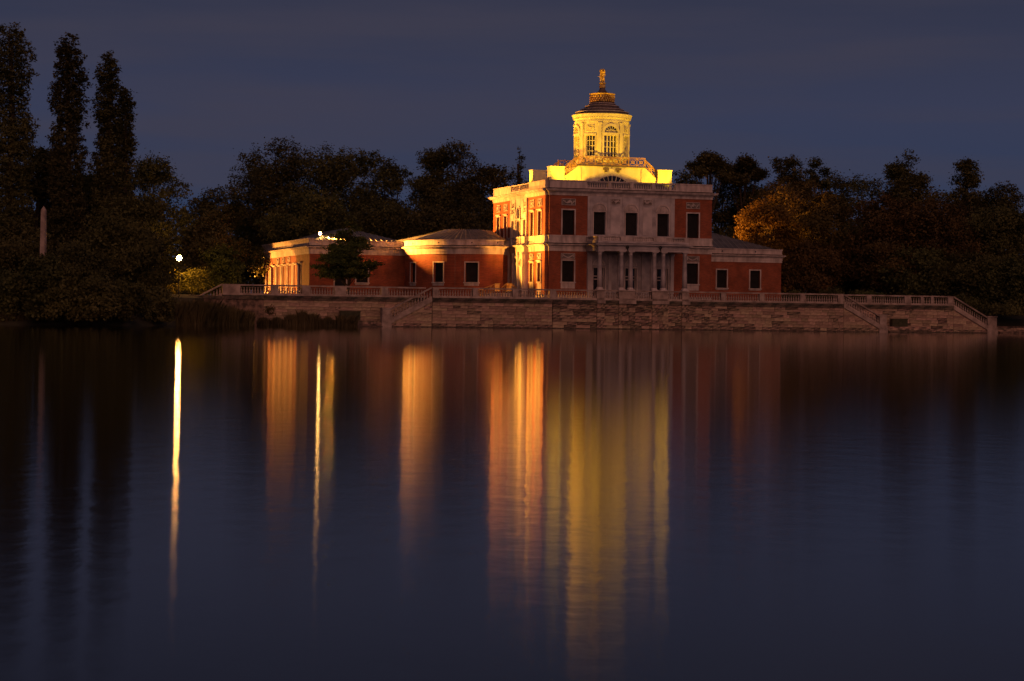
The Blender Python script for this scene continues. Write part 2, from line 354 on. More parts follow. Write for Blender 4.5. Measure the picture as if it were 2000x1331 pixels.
def baluster_mesh(h, r, m, seg=8):
    pr = [(0.9, 0), (0.9, .08), (.55, .10), (.75, .17), (1.0, .30), (.92, .42), (.55, .62), (.42, .78), (.5, .86), (.85, .89), (.85, 1.0)]
    mb = MB(); mb.lathe([(a * r, b * h) for a, b in pr], seg=seg, sm=True, cap=False); return mb.mesh('baluster', m)
def balustrade(par, mp_, s0, s1, piers, zb, zt, m, spacing=0.27, plinth=0.22, rail=0.15, wid=0.3, bal=None, slope=0.0, name_rail='rail', d=0.0, sub=True):
    """piers: list of (a,b); z may slope: dz/ds = slope, zb and zt given at s0"""
    Z = lambda s, z: z + slope * (s - s0)
    def slab(mb, a, b, za, zc, d0, d1):
        c = [mp_(s_, Z(s_, z_), d_) for s_ in (a, b) for d_ in (d0, d1) for z_ in (za, zc)]
        mb.add(c, [(0, 1, 3, 2), (4, 6, 7, 5), (0, 4, 5, 1), (2, 3, 7, 6), (0, 2, 6, 4), (1, 5, 7, 3)])
    mb = MB(); slab(mb, s0, s1, zt - rail, zt - 0.05, d - wid, d); slab(mb, s0, s1, zt - 0.05, zt, d - wid - 0.03, d + 0.03); mb.build(name_rail, m, par)
    mb = MB(); slab(mb, s0, s1, zb, zb + plinth, d - wid - 0.02, d + 0.02); mb.build('plinth', m, par)
    for a, b in piers:
        mb = MB(); c = [mp_(s_, z_, d_) for s_ in (a, b) for d_ in (d - wid - 0.04, d + 0.04) for z_ in (min(Z(a, zb), Z(b, zb)) + plinth, max(Z(a, zt), Z(b, zt)) - rail)]
        mb.add(c, [(0, 1, 3, 2), (4, 6, 7, 5), (0, 4, 5, 1), (2, 3, 7, 6), (0, 2, 6, 4), (1, 5, 7, 3)]); mb.build('pier', m, par)
    pts = sorted([(s0, s0)] + list(piers) + [(s1, s1)])
    h = zt - rail - zb - plinth; k = 0
    for (a, b), (c_, d_) in zip(pts, pts[1:]):
        g = c_ - b
        if g < 0.3: continue
        n = max(1, int(round(g / spacing)))
        for i in range(n):
            s = b + g * (i + 0.5) / n; p = mp_(s, Z(s, zb + plinth), d - wid / 2)
            link('baluster', bal, par, p); k += 1
    return k

# ------------------------------------------------------------------ water
ANI_ROT = 0.0
def water():
    m = bpy.data.materials.new('lake_water'); m.use_nodes = True; t = m.node_tree; t.nodes.clear()
    o = t.nodes.new('ShaderNodeOutputMaterial'); mix = t.nodes.new('ShaderNodeMixShader')
    df = t.nodes.new('ShaderNodeBsdfDiffuse'); df.inputs[0].default_value = (0.010, 0.010, 0.012, 1)
    gl = t.nodes.new('ShaderNodeBsdfAnisotropic'); gl.distribution = 'BECKMANN'; gl.inputs['Color'].default_value = (1, 1, 1, 1)
    gl.inputs['Anisotropy'].default_value = 0.5
    tg = t.nodes.new('ShaderNodeCombineXYZ'); tg.inputs[0].default_value = 1.0; t.links.new(tg.outputs[0], gl.inputs['Tangent']); gl.inputs['Rotation'].default_value = ANI_ROT
    fr = t.nodes.new('ShaderNodeFresnel'); fr.inputs[0].default_value = 1.333
    geo = t.nodes.new('ShaderNodeNewGeometry')
    sp = t.nodes.new('ShaderNodeSeparateXYZ'); t.links.new(geo.outputs['Position'], sp.inputs[0])   # calmer towards the sheltered far shore
    dv = t.nodes.new('ShaderNodeMath'); dv.operation = 'DIVIDE'; dv.inputs[1].default_value = 200.0; t.links.new(sp.outputs[1], dv.inputs[0])
    rr_ = t.nodes.new('ShaderNodeValToRGB'); e_ = rr_.color_ramp.elements; e_[0].position = 0.03; e_[0].color = (0.108,) * 3 + (1,); e_[1].position = 1.0; e_[1].color = (0.046,) * 3 + (1,)
    for p_, v_ in ((0.15, 0.090), (0.5, 0.060)): q_ = e_.new(p_); q_.color = (v_,) * 3 + (1,)
    t.links.new(dv.outputs[0], rr_.inputs[0]); t.links.new(rr_.outputs[0], gl.inputs['Roughness'])
    mp1 = t.nodes.new('ShaderNodeMapping'); mp1.inputs['Scale'].default_value = (1.0, 0.55, 1)
    n1 = t.nodes.new('ShaderNodeTexNoise'); n1.inputs['Scale'].default_value = 3.6; n1.inputs['Detail'].default_value = 3
    t.links.new(geo.outputs['Position'], mp1.inputs[0]); t.links.new(mp1.outputs[0], n1.inputs['Vector'])
    bp = t.nodes.new('ShaderNodeBump'); bp.inputs['Strength'].default_value = 1.0; bp.inputs['Distance'].default_value = 0.0020
    t.links.new(n1.outputs[0], bp.inputs['Height'])
    t.links.new(bp.outputs[0], gl.inputs['Normal'])
    t.links.new(fr.outputs[0], mix.inputs[0]); t.links.new(df.outputs[0], mix.inputs[1]); t.links.new(gl.outputs[0], mix.inputs[2]); t.links.new(mix.outputs[0], o.inputs[0])
    mb = MB(); mb.add([(-900, -150, 0), (900, -150, 0), (900, 260, 0), (-900, 260, 0)], [(0, 1, 2, 3)])
    mb.build('lake_water', m, kind='structure')
water()

# ------------------------------------------------------------------ ground: bank profile behind a shoreline
def ground():
    loc = []
    sh = [(-900, 150), (-400, 158), (-120, 164), (-48, 166), (-40, 170), (-33, 176), (-30.5, 184), (-30.0, 200)]
    a = P2W(-38, 2.0); b = P2W(53.5, 2.0)
    # behind the walls the ground starts at the wall line
    line = []
    for X, Y in sh: line.append((X, Y, 0))
    line.append((a.x, a.y, 1)); line.append((P2W(-34.6, -1.0).x, P2W(-34.6, -1.0).y, 2)); line.append((P2W(-14, -1.2).x, P2W(-14, -1.2).y, 2))
    for lx in (-12, 0, 15, 31): p = P2W(lx, -3.6); line.append((p.x, p.y, 2))
    for lx in (33, 47): p = P2W(lx, -1.2); line.append((p.x, p.y, 2))
    p = P2W(54.5, -1.2); line.append((p.x, p.y, 1)); line += [(80, 232, 0), (140, 236, 0), (400, 240, 0), (900, 240, 0)]
    rows = []
    for X, Y, k in line:
        if k == 0: prof = [(-2, -0.6), (0, 0.02), (1.5, 0.35), (6, 1.1), (16, 2.6), (30, 3.0)]
        elif k == 1: prof = [(-0.5, -0.6), (0, 0.0), (1.5, 0.5), (5, 1.6), (12, 2.8), (30, 3.0)]
        else: prof = [(0, -0.6), (0.02, 2.0), (0.05, 3.02), (5, 3.03), (12, 3.03), (30, 3.05)]
        rows.append([(X, Y + dy, z) for dy, z in prof] + [(X * 1.0, 420, 3.2), (X * 2.2, 1600, 6), (X * 5, 5000, 10)])
    mb = MB(); n = len(rows[0]); vs = [v for r in rows for v in r]; fs = []
    for i in range(len(rows) - 1):
        for j in range(n - 1): fs.append((i * n + j, (i + 1) * n + j, (i + 1) * n + j + 1, i * n + j + 1))
    mb.add(vs, fs, False); mb.build('ground', M['ground'], kind='structure')
ground()

# ------------------------------------------------------------------ the main palace
POLY = [(0.35, 0), (19.05, 0), (19.05, 19.2), (0, 19.2), (0, 0.35), (0.35, 0.35)]
pal = thing('palace', 'two storey red brick palace with pale stone bands, portico and floodlit yellow round tower', 'palace', PO, PHI)
front = flat((0, 0), (1, 0), (0, -1))
left = flat((0, 0), (0, 1), (-1, 0))         # s = local y (depth), outward -x
bal_roof = baluster_mesh(0.42, 0.09, M['stonetrim'])
def build_main():
    # brick walls with window openings
    mb = MB()
    fw_up = [(1.82, 3.17, 10.0, 12.65), (16.15, 17.5, 10.0, 12.65)]
    fw_lo = [(1.84, 3.19, 5.0, 7.24), (16.13, 17.48, 5.0, 7.24)]
    def bw(f, a, b, z0, z1, h, d=0.3):
        q = MB(); wall(q, f, a, b, z0, z1, h, d); q.build('brick_wall', M['brick'], pal)
    bw(front, 0.35, 4.65, 3.0, 8.3, fw_lo[:1]); bw(front, 14.65, 19.05, 3.0, 8.3, fw_lo[1:])
    bw(front, 0.35, 4.65, 9.9, 14.25, fw_up[:1]); bw(front, 14.65, 19.05, 9.9, 14.25, fw_up[1:])
    lu = [(1.45, 2.6, 10.0, 12.55), (4.1, 5.25, 10.0, 12.55), (13.75, 14.85, 10.0, 12.55), (16.5, 17.65, 10.0, 12.55)]
    ll = [(1.45, 2.6, 5.0, 7.05), (4.1, 5.25, 5.0, 7.05)]
    bw(left, 0.35, 6.3, 3.0, 8.3, ll, 0.22); bw(left, 12.2, 19.2, 3.0, 8.3, [], 0.22)
    bw(left, 0.35, 6.3, 9.9, 14.25, lu[:2], 0.22); bw(left, 12.2, 19.2, 9.9, 14.25, lu[2:], 0.22)
    # right, rear and notch faces
    mb.add([(19.05, 0, 3), (19.05, 19.2, 3), (19.05, 19.2, 14.25), (19.05, 0, 14.25)], [(0, 1, 2, 3)])
    mb.build('brick_wall', M['brick'], pal); mb = MB()
    mb.add([(0, 19.2, 3), (19.05, 19.2, 3), (19.05, 19.2, 14.25), (0, 19.2, 14.25)], [(3, 2, 1, 0)])
    mb.build('brick_wall', M['brick'], pal); mb = MB()
    mb.add([(0.35, 0, 3), (0.35, 0.35, 3), (0.35, 0.35, 14.25), (0.35, 0, 14.25)], [(3, 2, 1, 0)])
    mb.add([(0, 0.35, 3), (0.35, 0.35, 3), (0.35, 0.35, 14.25), (0, 0.35, 14.25)], [(0, 1, 2, 3)])
    mb.build('brick_wall', M['brick'], pal)
    # marble centre of the front and of the left side
    mb = MB(); fm = flat((0, 0), (1, 0), (0, -1))
    fm = lambda s, z, d=0.0: (s, -0.07 - d, z)
    arch_w = [(5.33, 6.67, 10.1, 12.54), (8.97, 10.33, 10.1, 12.54), (12.63, 13.97, 10.1, 12.54)]
    wall(mb, fm, 4.65, 14.65, 9.9, 14.25, arch_w, 0.35)
    for s in (4.65, 14.65): mb.add([(s, 0, 9.9), (s, -0.07, 9.9), (s, -0.07, 14.25), (s, 0, 14.25)], [(0, 1, 2, 3)])
    doors = [(5.35, 6.65, 3.1, 6.57), (9.0, 10.3, 3.1, 6.57), (12.65, 13.95, 3.1, 6.57)]
    wall(mb, fm, 4.65, 14.65, 3.0, 8.3, doors, 0.35)
    for s in (4.65, 14.65): mb.add([(s, 0, 3), (s, -0.07, 3), (s, -0.07, 8.3), (s, 0, 8.3)], [(0, 1, 2, 3)])
    mb.build('marble_wall', M['greymarble'], pal)
    lm = lambda s, z, d=0.0: (-0.12 - d, s, z)
    mb = MB(); bay_up = [(6.6, 7.5, 10.0, 11.85), (8.55, 9.9, 10.0, 11.75), (10.9, 11.75, 10.0, 11.85)]
    wall(mb, lm, 6.3, 12.2, 9.9, 14.25, bay_up, 0.22)
    for s in (6.3, 12.2): mb.add([(0, s, 9.9), (-0.12, s, 9.9), (-0.12, s, 14.25), (0, s, 14.25)], [(0, 1, 2, 3)])
    mb.build('marble_wall', M['marble'], pal)
    # horizontal stone bands
    mb = MB()
    bands(mb, POLY, [(0.10, 3.0, 3.55), (0.05, 8.27, 8.62), (0.09, 8.62, 8.84), (0.22, 8.84, 8.93), (0.38, 8.93, 9.02), (0.14, 9.14, 9.3), (0.06, 9.3, 9.85), (0.11, 9.85, 9.97)])
    mb.build('storey_band', M['stonetrim'], pal)
    mb = MB()
    bands(mb, POLY, [(0.07, 14.22, 14.47), (0.12, 14.47, 14.6), (0.3, 14.6, 14.7), (0.48, 14.7, 14.82), (0.56, 14.82, 14.88), (0.03, 15.01, 15.12)])
    mb.build('cornice', M['stonetrim'], pal)
    mb = MB(); bands(mb, POLY, [(-0.3, 14.88, 15.01)]); mb.build('painted_shade_gap', M['moss_and_shade'], pal)  # dark band paints the shade line between cornice and parapet
    mb = MB(); bands(mb, POLY, [(-0.22, 9.02, 9.14)]); mb.build('painted_shade_gap', M['moss_and_shade'], pal)  # shade above the storey ledge, put into a dark band
    # parapet as pieces round the roof, with balusters over the centres
    def para(a, b, f):
        mb = MB()
        sbox(mb, f, a, b, 15.12, 15.75, -0.35, 0.03); sbox(mb, f, a - 0.02, b + 0.02, 15.75, 15.855, -0.38, 0.09); mb.build('parapet', M['stonetrim'], pal)
    para(0.35, 4.55, front); para(14.75, 19.05, front); para(0.38, 6.0, left); para(12.5, 19.2, left)
    mb = MB(); mb.box(0.35, 19.05, 18.85, 19.2, 15.12, 15.85); mb.build('parapet', M['stonetrim'], pal)
    mb = MB(); mb.box(18.7, 19.05, 0.36, 18.84, 15.12, 15.85); mb.build('parapet', M['stonetrim'], pal)
    b1 = bpy.data.objects.new('roof_balustrade', None); C.objects.link(b1); b1.parent = pal
    balustrade(b1, front, 4.56, 14.74, [(6.95, 7.3), (9.45, 9.85), (12.0, 12.35)], 15.13, 15.855, M['stonetrim'], 0.26, 0.05, 0.14, 0.3, bal_roof)
    b2 = bpy.data.objects.new('roof_balustrade', None); C.objects.link(b2); b2.parent = pal
    balustrade(b2, left, 6.01, 12.49, [(9.1, 9.4)], 15.13, 15.855, M['stonetrim'], 0.26, 0.05, 0.14, 0.3, bal_roof)
    mb = MB(); mb.box(0.4, 18.9, 0.4, 18.8, 14.9, 15.0); mb.build('flat_roof', M['roof'], pal)
    mb = MB(); mb.box(4.2, 15.0, 2.6, 4.0, 15.0, 16.0); mb.build('added_shade_block', M['roof'], pal)  # added box, unseen behind the parapet, shades the lunette from the corner floods
    # front windows
    for s0, s1, z0, z1 in fw_up: window(pal, front, s0, s1, z0, z1, sill=False)
    for s0, s1, z0, z1 in fw_lo: window(pal, front, s0, s1, z0, z1, under=4.28)
    for i, (s0, s1, z0, z1) in enumerate(arch_w):
        o = window(pal, fm, s0, s1, z0, z1, 0.12, 0.35, sill=False, m_frame=M['stonetrim'], wname='arched_window')
        a = MB(); c_ = (s0 + s1) / 2; r_ = (s1 - s0) / 2
        ring_arc(a, fm, c_, z1 + 0.14, r_ + 0.02, r_ + 0.19, 0.0, 0.08); ring_arc(a, fm, c_, z1 + 0.14, 0.12, r_ - 0.04, 0.0, 0.02)
        for k in range(9):
            t = PI * (k + 0.5) / 9; bar(a, fm, (c_ + 0.14 * math.cos(t), z1 + 0.16 + 0.14 * math.sin(t)), (c_ + (r_ - 0.07) * math.cos(t), z1 + 0.14 + (r_ - 0.07) * math.sin(t)), 0.07, 0.02, 0.055)
        a.build('shell_arch', M['stonetrim'], o)
        for sg in (-1, 1):
            e = MB(); sbox(e, fm, c_ + sg * (r_ + 0.3) - 0.07, c_ + sg * (r_ + 0.3) + 0.07, 9.98, 14.2, 0.003, 0.05); e.build('pilaster', M['greymarble'], pal)
    for i, (a, b) in enumerate(((1.69, 3.27), (16.0, 17.6))):
        relief(pal, front, a, b, 13.17, 13.87, i); relief(pal, front, a, b, 7.45, 8.05, i + 5, garland=True)
    for i, (a, b) in enumerate(((7.27, 8.33), (10.98, 12.0))):
        relief(pal, fm, a, b, 13.4, 13.98, i + 9); mb = MB(); sbox(mb, fm, a - 0.02, b + 0.02, 10.2, 13.15, 0.003, 0.05); sbox(mb, fm, a + 0.1, b - 0.1, 10.32, 13.03, 0.05, 0.065); mb.build('marble_panel', M['marble'], pal)
    for s0, s1, z0, z1 in doors:
        o = window(pal, fm, s0, s1, z0, z1, 0.16, 0.35, sill=False, fill='glass', cols=2, rows=1, wname='french_window')
        g = MB(); sbox(g, fm, s0, s1, 5.28, 5.4, -0.33, -0.2); sbox(g, fm, s0, s1, 5.62, 5.72, -0.33, -0.2); sbox(g, fm, s0, s0 + .12, 3.1, 6.57, -.33, -.2); sbox(g, fm, s1 - .12, s1, 3.1, 6.57, -.33, -.2); g.build('transom', M['stonetrim'], o)
        a = MB(); c_ = (s0 + s1) / 2; ring_arc(a, fm, c_, z1 + 0.25, 0.55, 0.72, 0.0, 0.07); ring_arc(a, fm, c_, z1 + 0.25, 0.0, 0.5, 0.003, 0.02); a.build('shell_arch', M['marble'], o)
    mb = MB()
    for a, b in ((4.7, 5.18), (7.0, 7.4), (8.15, 8.5), (10.8, 11.15), (11.9, 12.3), (14.25, 14.72)):
        pass
    for a, b in ((4.7, 5.18), (7.05, 7.4), (8.1, 8.45), (10.85, 11.2), (11.9, 12.25), (14.2, 14.6)):
        m_ = MB(); sbox(m_, fm, a, b, 3.1, 7.95, 0.003, 0.13); sbox(m_, fm, a - 0.06, b + 0.06, 7.95, 8.2, 0.003, 0.19); sbox(m_, fm, a - 0.06, b + 0.06, 3.05, 3.35, 0.003, 0.19); m_.build('pilaster', M['marble'], pal)
    # left side windows
    for s0, s1, z0, z1 in lu:
        window(pal, left, s0, s1, z0, z1, 0.13, 0.22, sill=False, hood=True, proj=0.09, mfill='lit_shutter'); 
    for i, c_ in enumerate((2.03, 4.68, 14.3, 17.08)): relief(pal, left, c_ - 0.68, c_ + 0.68, 13.1, 13.9, 20 + i)
    for s0, s1, z0, z1 in ll:
        window(pal, left, s0, s1, z0, z1, 0.13, 0.22, sill=True, under=3.6, hood=True, proj=0.09, mfill='lit_shutter'); relief(pal, left, s0 - 0.12, s1 + 0.12, 7.42, 8.05, 31, garland=True)
    for i, (s0, s1, z0, z1) in enumerate(bay_up):
        o = window(pal, lm, s0, s1, z0, z1, 0.1, 0.22, sill=False, mfill='lit_shutter')
        if i != 1:
            mb = MB(); sbox(mb, lm, s0 - 0.08, s1 + 0.08, 12.05, 12.5, 0.003, 0.1); mb.build('marble_panel', M['marble'], pal)
            relief(pal, lm, s0 - 0.08, s1 + 0.08, 12.62, 13.15, 40 + i); relief(pal, lm, s0 - 0.08, s1 + 0.08, 13.3, 13.8, 44 + i)
        else:
            mb = MB(); c_ = (s0 + s1) / 2
            sbox(mb, lm, s0 - 0.3, s1 + 0.3, 11.88, 12.05, 0.003, 0.16)
            ring_arc(mb, lm, c_, 12.75, 0.52, 0.72, 0.0, 0.12); sbox(mb, lm, c_ - 0.72, c_ - 0.52, 12.05, 12.75, 0.003, 0.12); sbox(mb, lm, c_ + 0.52, c_ + 0.72, 12.05, 12.75, 0.003, 0.12)
            n_ = mb.build('niche', M['marble'], pal)
            nb = MB(); sbox(nb, lm, c_ - 0.52, c_ + 0.52, 12.06, 12.75, 0.004, 0.012); ring_arc(nb, lm, c_, 12.75, 0.0, 0.52, 0.004, 0.012); nb.build('niche_back', M['dome'], n_)
            st = MB(); x_, y_, _ = lm(c_, 0, 0.16); st.lathe([(0.16, 12.06), (0.1, 12.2), (0.2, 12.5), (0.26, 12.75), (0.1, 12.86), (0.13, 13.0), (0.1, 13.12), (0.02, 13.18)], x_, y_, 10); st.build('bust', M['marble'], n_)
    for a, b in ((6.32, 6.5), (7.62, 8.0), (10.35, 10.7), (11.98, 12.18)):
        mb = MB(); sbox(mb, lm, a, b, 9.98, 14.2, 0.003, 0.07); mb.build('pilaster', M['marble'], pal)
    # corner pilaster strips of the front
    # porch of the left side
    px = -0.5; pm = lambda s, z, d=0.0: (px - d, s, z)
    mb = MB(); hole = [(8.25, 9.35, 3.2, 6.9)]
    wall(mb, pm, 5.9, 11.6, 3.0, 8.3, hole, 0.35)
    for s in (5.9, 11.6): mb.add([(0, s, 3), (px, s, 3), (px, s, 8.3), (0, s, 8.3)], [(0, 1, 2, 3)])
    mb.build('porch_wall', M['marble'], pal)
    pp = [(px, 5.9), (0.0, 5.9), (0.0, 11.6), (px, 11.6)]
    mb = MB(); bands(mb, pp, [(0.07, 8.25, 8.84), (0.2, 8.84, 8.93), (0.42, 8.93, 9.04), (0.02, 9.04, 9.86), (0.09, 9.86, 9.985)])
    mb.build('porch_entablature', M['marble'], pal)
    pm2 = lambda s, z, d=0.0: (px - 0.02 - d, s, z)
    relief(pal, pm2, 7.9, 9.6, 9.2, 9.78, 61)
    for a in (7.05, 10.3):
        mb = MB(); sbox(mb, pm2, a, a + 0.22, 9.08, 9.84, 0.003, 0.14); mb.build('parapet_block', M['marble'], pal)
    window(pal, pm, 8.25, 9.35, 3.2, 6.9, 0.18, 0.3, sill=False, slats=True, wname='side_door', mfill='lit_shutter')
    mb = MB(); ring_arc(mb, pm, 8.8, 7.2, 0.5, 0.7, 0.0, 0.12); sbox(mb, pm, 8.1, 8.3, 7.08, 7.2, 0.003, .12); sbox(mb, pm, 9.3, 9.5, 7.08, 7.2, 0.003, .12); a_ = mb.build('door_arch', M['marble'], pal)
    mb = MB(); ring_arc(mb, pm, 8.8, 7.2, 0.0, 0.5, 0.004, 0.012); mb.build('lunette', M['dome'], a_)
    for c_ in (7.35, 10.25):
        mb = MB(); ring_arc(mb, pm, c_, 7.1, 0.34, 0.46, 0.003, 0.1, 0, 2 * PI, 18); o_ = mb.build('medallion', M['marble'], pal)
        mb = MB(); ring_arc(mb, pm, c_, 7.1, 0.0, 0.34, 0.004, 0.02, 0, 2 * PI, 18); mb.build('medallion_back', M['dome'], o_)
    for c_ in (6.15, 7.9, 9.72, 11.35):
        mb = MB(); sbox(mb, pm, c_ - 0.17, c_ + 0.17, 3.3, 8.0, 0.003, 0.2); sbox(mb, pm, c_ - 0.23, c_ + 0.23, 8.0, 8.24, 0.003, 0.27); sbox(mb, pm, c_ - 0.23, c_ + 0.23, 3.0, 3.3, 0.003, 0.27); mb.build('porch_pilaster', M['marble'], pal)
build_main()

def build_portico():
    # six columns on pedestals at the edge of the terrace carry a balcony
    Y = -3.7; xs = (4.78, 7.2, 8.24, 10.93, 11.96, 14.42)
    cm = MB(); cm.lathe([(0.27, 4.42), (0.262, 5.5), (0.235, 6.8), (0.21, 7.86), (0.25, 7.9), (0.21, 7.94), (0.22, 8.02), (0.3, 8.12)], seg=20)
    me = cm.mesh('column', M['greymarble'])
    bm_ = MB(); bm_.lathe([(0.36, 4.22), (0.38, 4.27), (0.34, 4.32), (0.31, 4.36), (0.34, 4.39), (0.28, 4.43)], seg=20); bm_.box(-0.38, 0.38, -0.38, 0.38, 4.14, 4.22); bme = bm_.mesh('base', M['marble'])
    cp = MB(); cp.lathe([(0.3, 8.12), (0.33, 8.16)], seg=20); cp.box(-0.34, 0.34, -0.34, 0.34, 8.16, 8.262); cme = cp.mesh('capital', M['marble'])
    for x in xs:
        o = link('column', me, pal, (x, Y, 0)); link('base', bme, o); link('capital', cme, o)
    poly = [(4.5, -3.98), (14.72, -3.98), (14.72, -0.12), (4.5, -0.12)]
    mb = MB(); bands(mb, poly, [(0.0, 8.262, 8.5), (0.03, 8.5, 8.8), (0.16, 8.8, 8.9), (0.38, 8.9, 8.99), (-0.2, 8.99, 9.1), (0.03, 9.1, 9.3)])
    mb.build('portico_entablature', M['greymarble'], pal)
    pf = lambda s, z, d=0.0: (s, -3.98 - d, z)
    bal = baluster_mesh(0.33, 0.075, M['stonetrim'])
    b1 = bpy.data.objects.new('balcony_balustrade', None); C.objects.link(b1); b1.parent = pal
    balustrade(b1, pf, 4.5, 14.72, [(4.5, 5.05), (7.0, 8.45), (10.7, 12.15), (14.2, 14.72)], 9.3, 9.84, M['stonetrim'], 0.21, 0.08, 0.12, 0.24, bal)
    for x0, n_ in ((4.5, -1), (14.72, 1)):
        sf = (lambda x0, n_: (lambda s, z, d=0.0: (x0 + n_ * d, s, z)))(x0, n_)
        b1 = bpy.data.objects.new('balcony_balustrade', None); C.objects.link(b1); b1.parent = pal
        balustrade(b1, sf, -3.7, -0.16, [(-0.6, -0.16)], 9.3, 9.84, M['stonetrim'], 0.21, 0.08, 0.12, 0.24, bal)
    mb = MB()   # white urn-like keystone ornaments between the paired columns
    for x in (7.72, 11.45):
        mb.ball((x, -4.08, 8.72), 0.2, 8, 6, (1, 0.6, 1)); mb.tube((x, -4.1, 8.6), (x + 0.12, -4.05, 8.2), 0.06, 0.03)
    mb.build('bronze_wreath', M['blackiron'], pal)
    mb = MB(); mb.box(4.4, 14.8, -3.95, -0.1, 2.9, 3.2); mb.build('portico_floor', M['terrace'], pal)
build_portico()

def build_deck():
    # raised deck with ramps to four pedestals, lunette below
    poly = [(2.5, 15.0), (2.5, 16.6), (4.03, 16.6), (5.72, 17.9), (13.58, 17.9), (15.03, 16.65), (16.6, 16.65), (16.6, 15.0)]
    mb = MB(); mb.vprism(poly, 6.2, 6.6); mb.vprism(poly, 12.6, 13.0); mb.box(5.72, 13.58, 6.6, 12.6, 15.0, 17.85)
    for k in range(8):       # stair treads left and right between the walls
        z = 15.15 + k * 0.33
        mb.box(2.9 + k * 0.36, 5.71, 6.61, 12.59, z, z + 0.3); mb.box(13.59, 16.4 - k * 0.36, 6.61, 12.59, z, z + 0.3)
    mb.build('deck_wall', M['plaster'], pal)
    mb = MB(); mb.box(5.6, 13.7, 6.06, 13.14, 17.9, 18.02); mb.build('deck_slab', M['dome'], pal)
    dm = lambda s, z, d=0.0: (s, 6.2 - d, z)
    mb = MB()   # flat panels
    for a, b, zc in ((4.1, 6.0, 16.1), (13.3, 15.0, 16.1)): sbox(mb, dm, a, b, 15.1, zc, 0.003, 0.07)
    sbox(mb, dm, 5.85, 6.05, 16.1, 17.75, 0.003, 0.07); sbox(mb, dm, 13.12, 13.3, 16.1, 17.75, 0.003, 0.07)
    mb.build('wall_panel', M['plaster'], pal)
    for x0, x1, y0 in ((2.42, 4.03, 5.95), (15.02, 16.67, 5.95), (2.42, 4.03, 12.2), (15.02, 16.67, 12.2)):
        mb = MB(); mb.box(x0, x1, y0, y0 + 1.1, 15.0, 17.62); mb.box(x0 - 0.06, x1 + 0.06, y0 - 0.06, y0 + 1.16, 17.62, 17.75); mb.box(x0 - 0.05, x1 + 0.05, y0 - 0.05, y0 + 1.15, 15.0, 16.42)
        mb.build('pedestal', M['plaster'], pal)
    # lunette window
    mb = MB(); ring_arc(mb, dm, 9.67, 14.3, 2.6, 2.72, 0.003, 0.1, 0.3, PI - 0.3, 20)
    o = mb.build('lunette_window', M['plaster'], pal)
    mb = MB(); ring_arc(mb, dm, 9.67, 14.3, 1.2, 2.6, 0.003, 0.02, 0.25, PI - 0.25, 20); mb.build('pane', M['glass'], o)
    mb = MB(); ring_arc(mb, dm, 9.67, 14.3, 1.95, 2.03, 0.02, 0.08, 0.3, PI - 0.3, 20)
    for k in range(13):
        t = 0.35 + (PI - 0.7) * k / 12; bar(mb, dm, (9.67 + 1.2 * math.cos(t), 14.3 + 1.2 * math.sin(t)), (9.67 + 2.6 * math.cos(t), 14.3 + 2.6 * math.sin(t)), 0.07, 0.02, 0.08)
    mb.build('glazing_bar', M['plaster'], o)
    for x in (8.89, 10.36):
        mb = MB(); mb.box(x - 0.3, x + 0.3, 5.9, 6.19, 17.55, 17.78); mb.box(x - 0.12, x + 0.12, 6.0, 6.19, 17.3, 17.55); mb.build('lamp_bracket', M['dome'], pal)
    # lattice railings
    def lattice(mp_, pts, h=0.95, cell=0.95):
        mb = MB(); w_ = 0.045
        for (a, za), (b, zb) in zip(pts, pts[1:]):
            n = max(1, int(round(abs(b - a) / cell)))
            bar(mb, mp_, (a, za + h), (b, zb + h), 0.075, -0.04, 0.04); bar(mb, mp_, (a, za + 0.1), (b, zb + 0.1), w_, -0.025, 0.025); bar(mb, mp_, (a, za + h - 0.13), (b, zb + h - 0.13), w_, -0.025, 0.025)
            for k in range(n):
                s0 = a + (b - a) * k / n; s1 = a + (b - a) * (k + 1) / n; z0 = za + (zb - za) * k / n; z1 = za + (zb - za) * (k + 1) / n
                bar(mb, mp_, (s0, z0 + 0.1), (s1, z1 + h - 0.13), w_, -0.02, 0.02); bar(mb, mp_, (s0, z0 + h - 0.13), (s1, z1 + 0.1), w_, -0.02, 0.02)
                sm, zm = (s0 + s1) / 2, (z0 + z1) / 2 + h / 2
                ring_arc(mb, mp_, sm, zm, 0.13, 0.2, -0.025, 0.025, 0, 2 * PI, 8)
                bar(mb, mp_, (s0, z0), (s0, z0 + h), 0.06, -0.03, 0.03)
            bar(mb, mp_, (b, zb), (b, zb + h), 0.06, -0.03, 0.03)
        return mb.build('lattice_railing', M['iron'], pal)
    for yy in (6.12, 13.08):
        f = (lambda yy: (lambda s, z, d=0.0: (s, yy - d, z)))(yy)
        lattice(f, [(5.72, 18.02), (13.55, 18.02)])
    for yy in (6.4, 12.8):
        f = (lambda yy: (lambda s, z, d=0.0: (s, yy - d, z)))(yy)
        lattice(f, [(5.72, 17.92), (4.08, 16.62)]); lattice(f, [(13.58, 17.92), (14.98, 16.67)])
    for yy in (6.7, 12.5):  # long sloping rails beside the flights down to the roof
        f = (lambda yy: (lambda s, z, d=0.0: (s, yy - d, z)))(yy)
        lattice(f, [(5.6, 17.9), (2.3, 15.3)]); lattice(f, [(13.7, 17.9), (16.9, 15.4)])
build_deck()

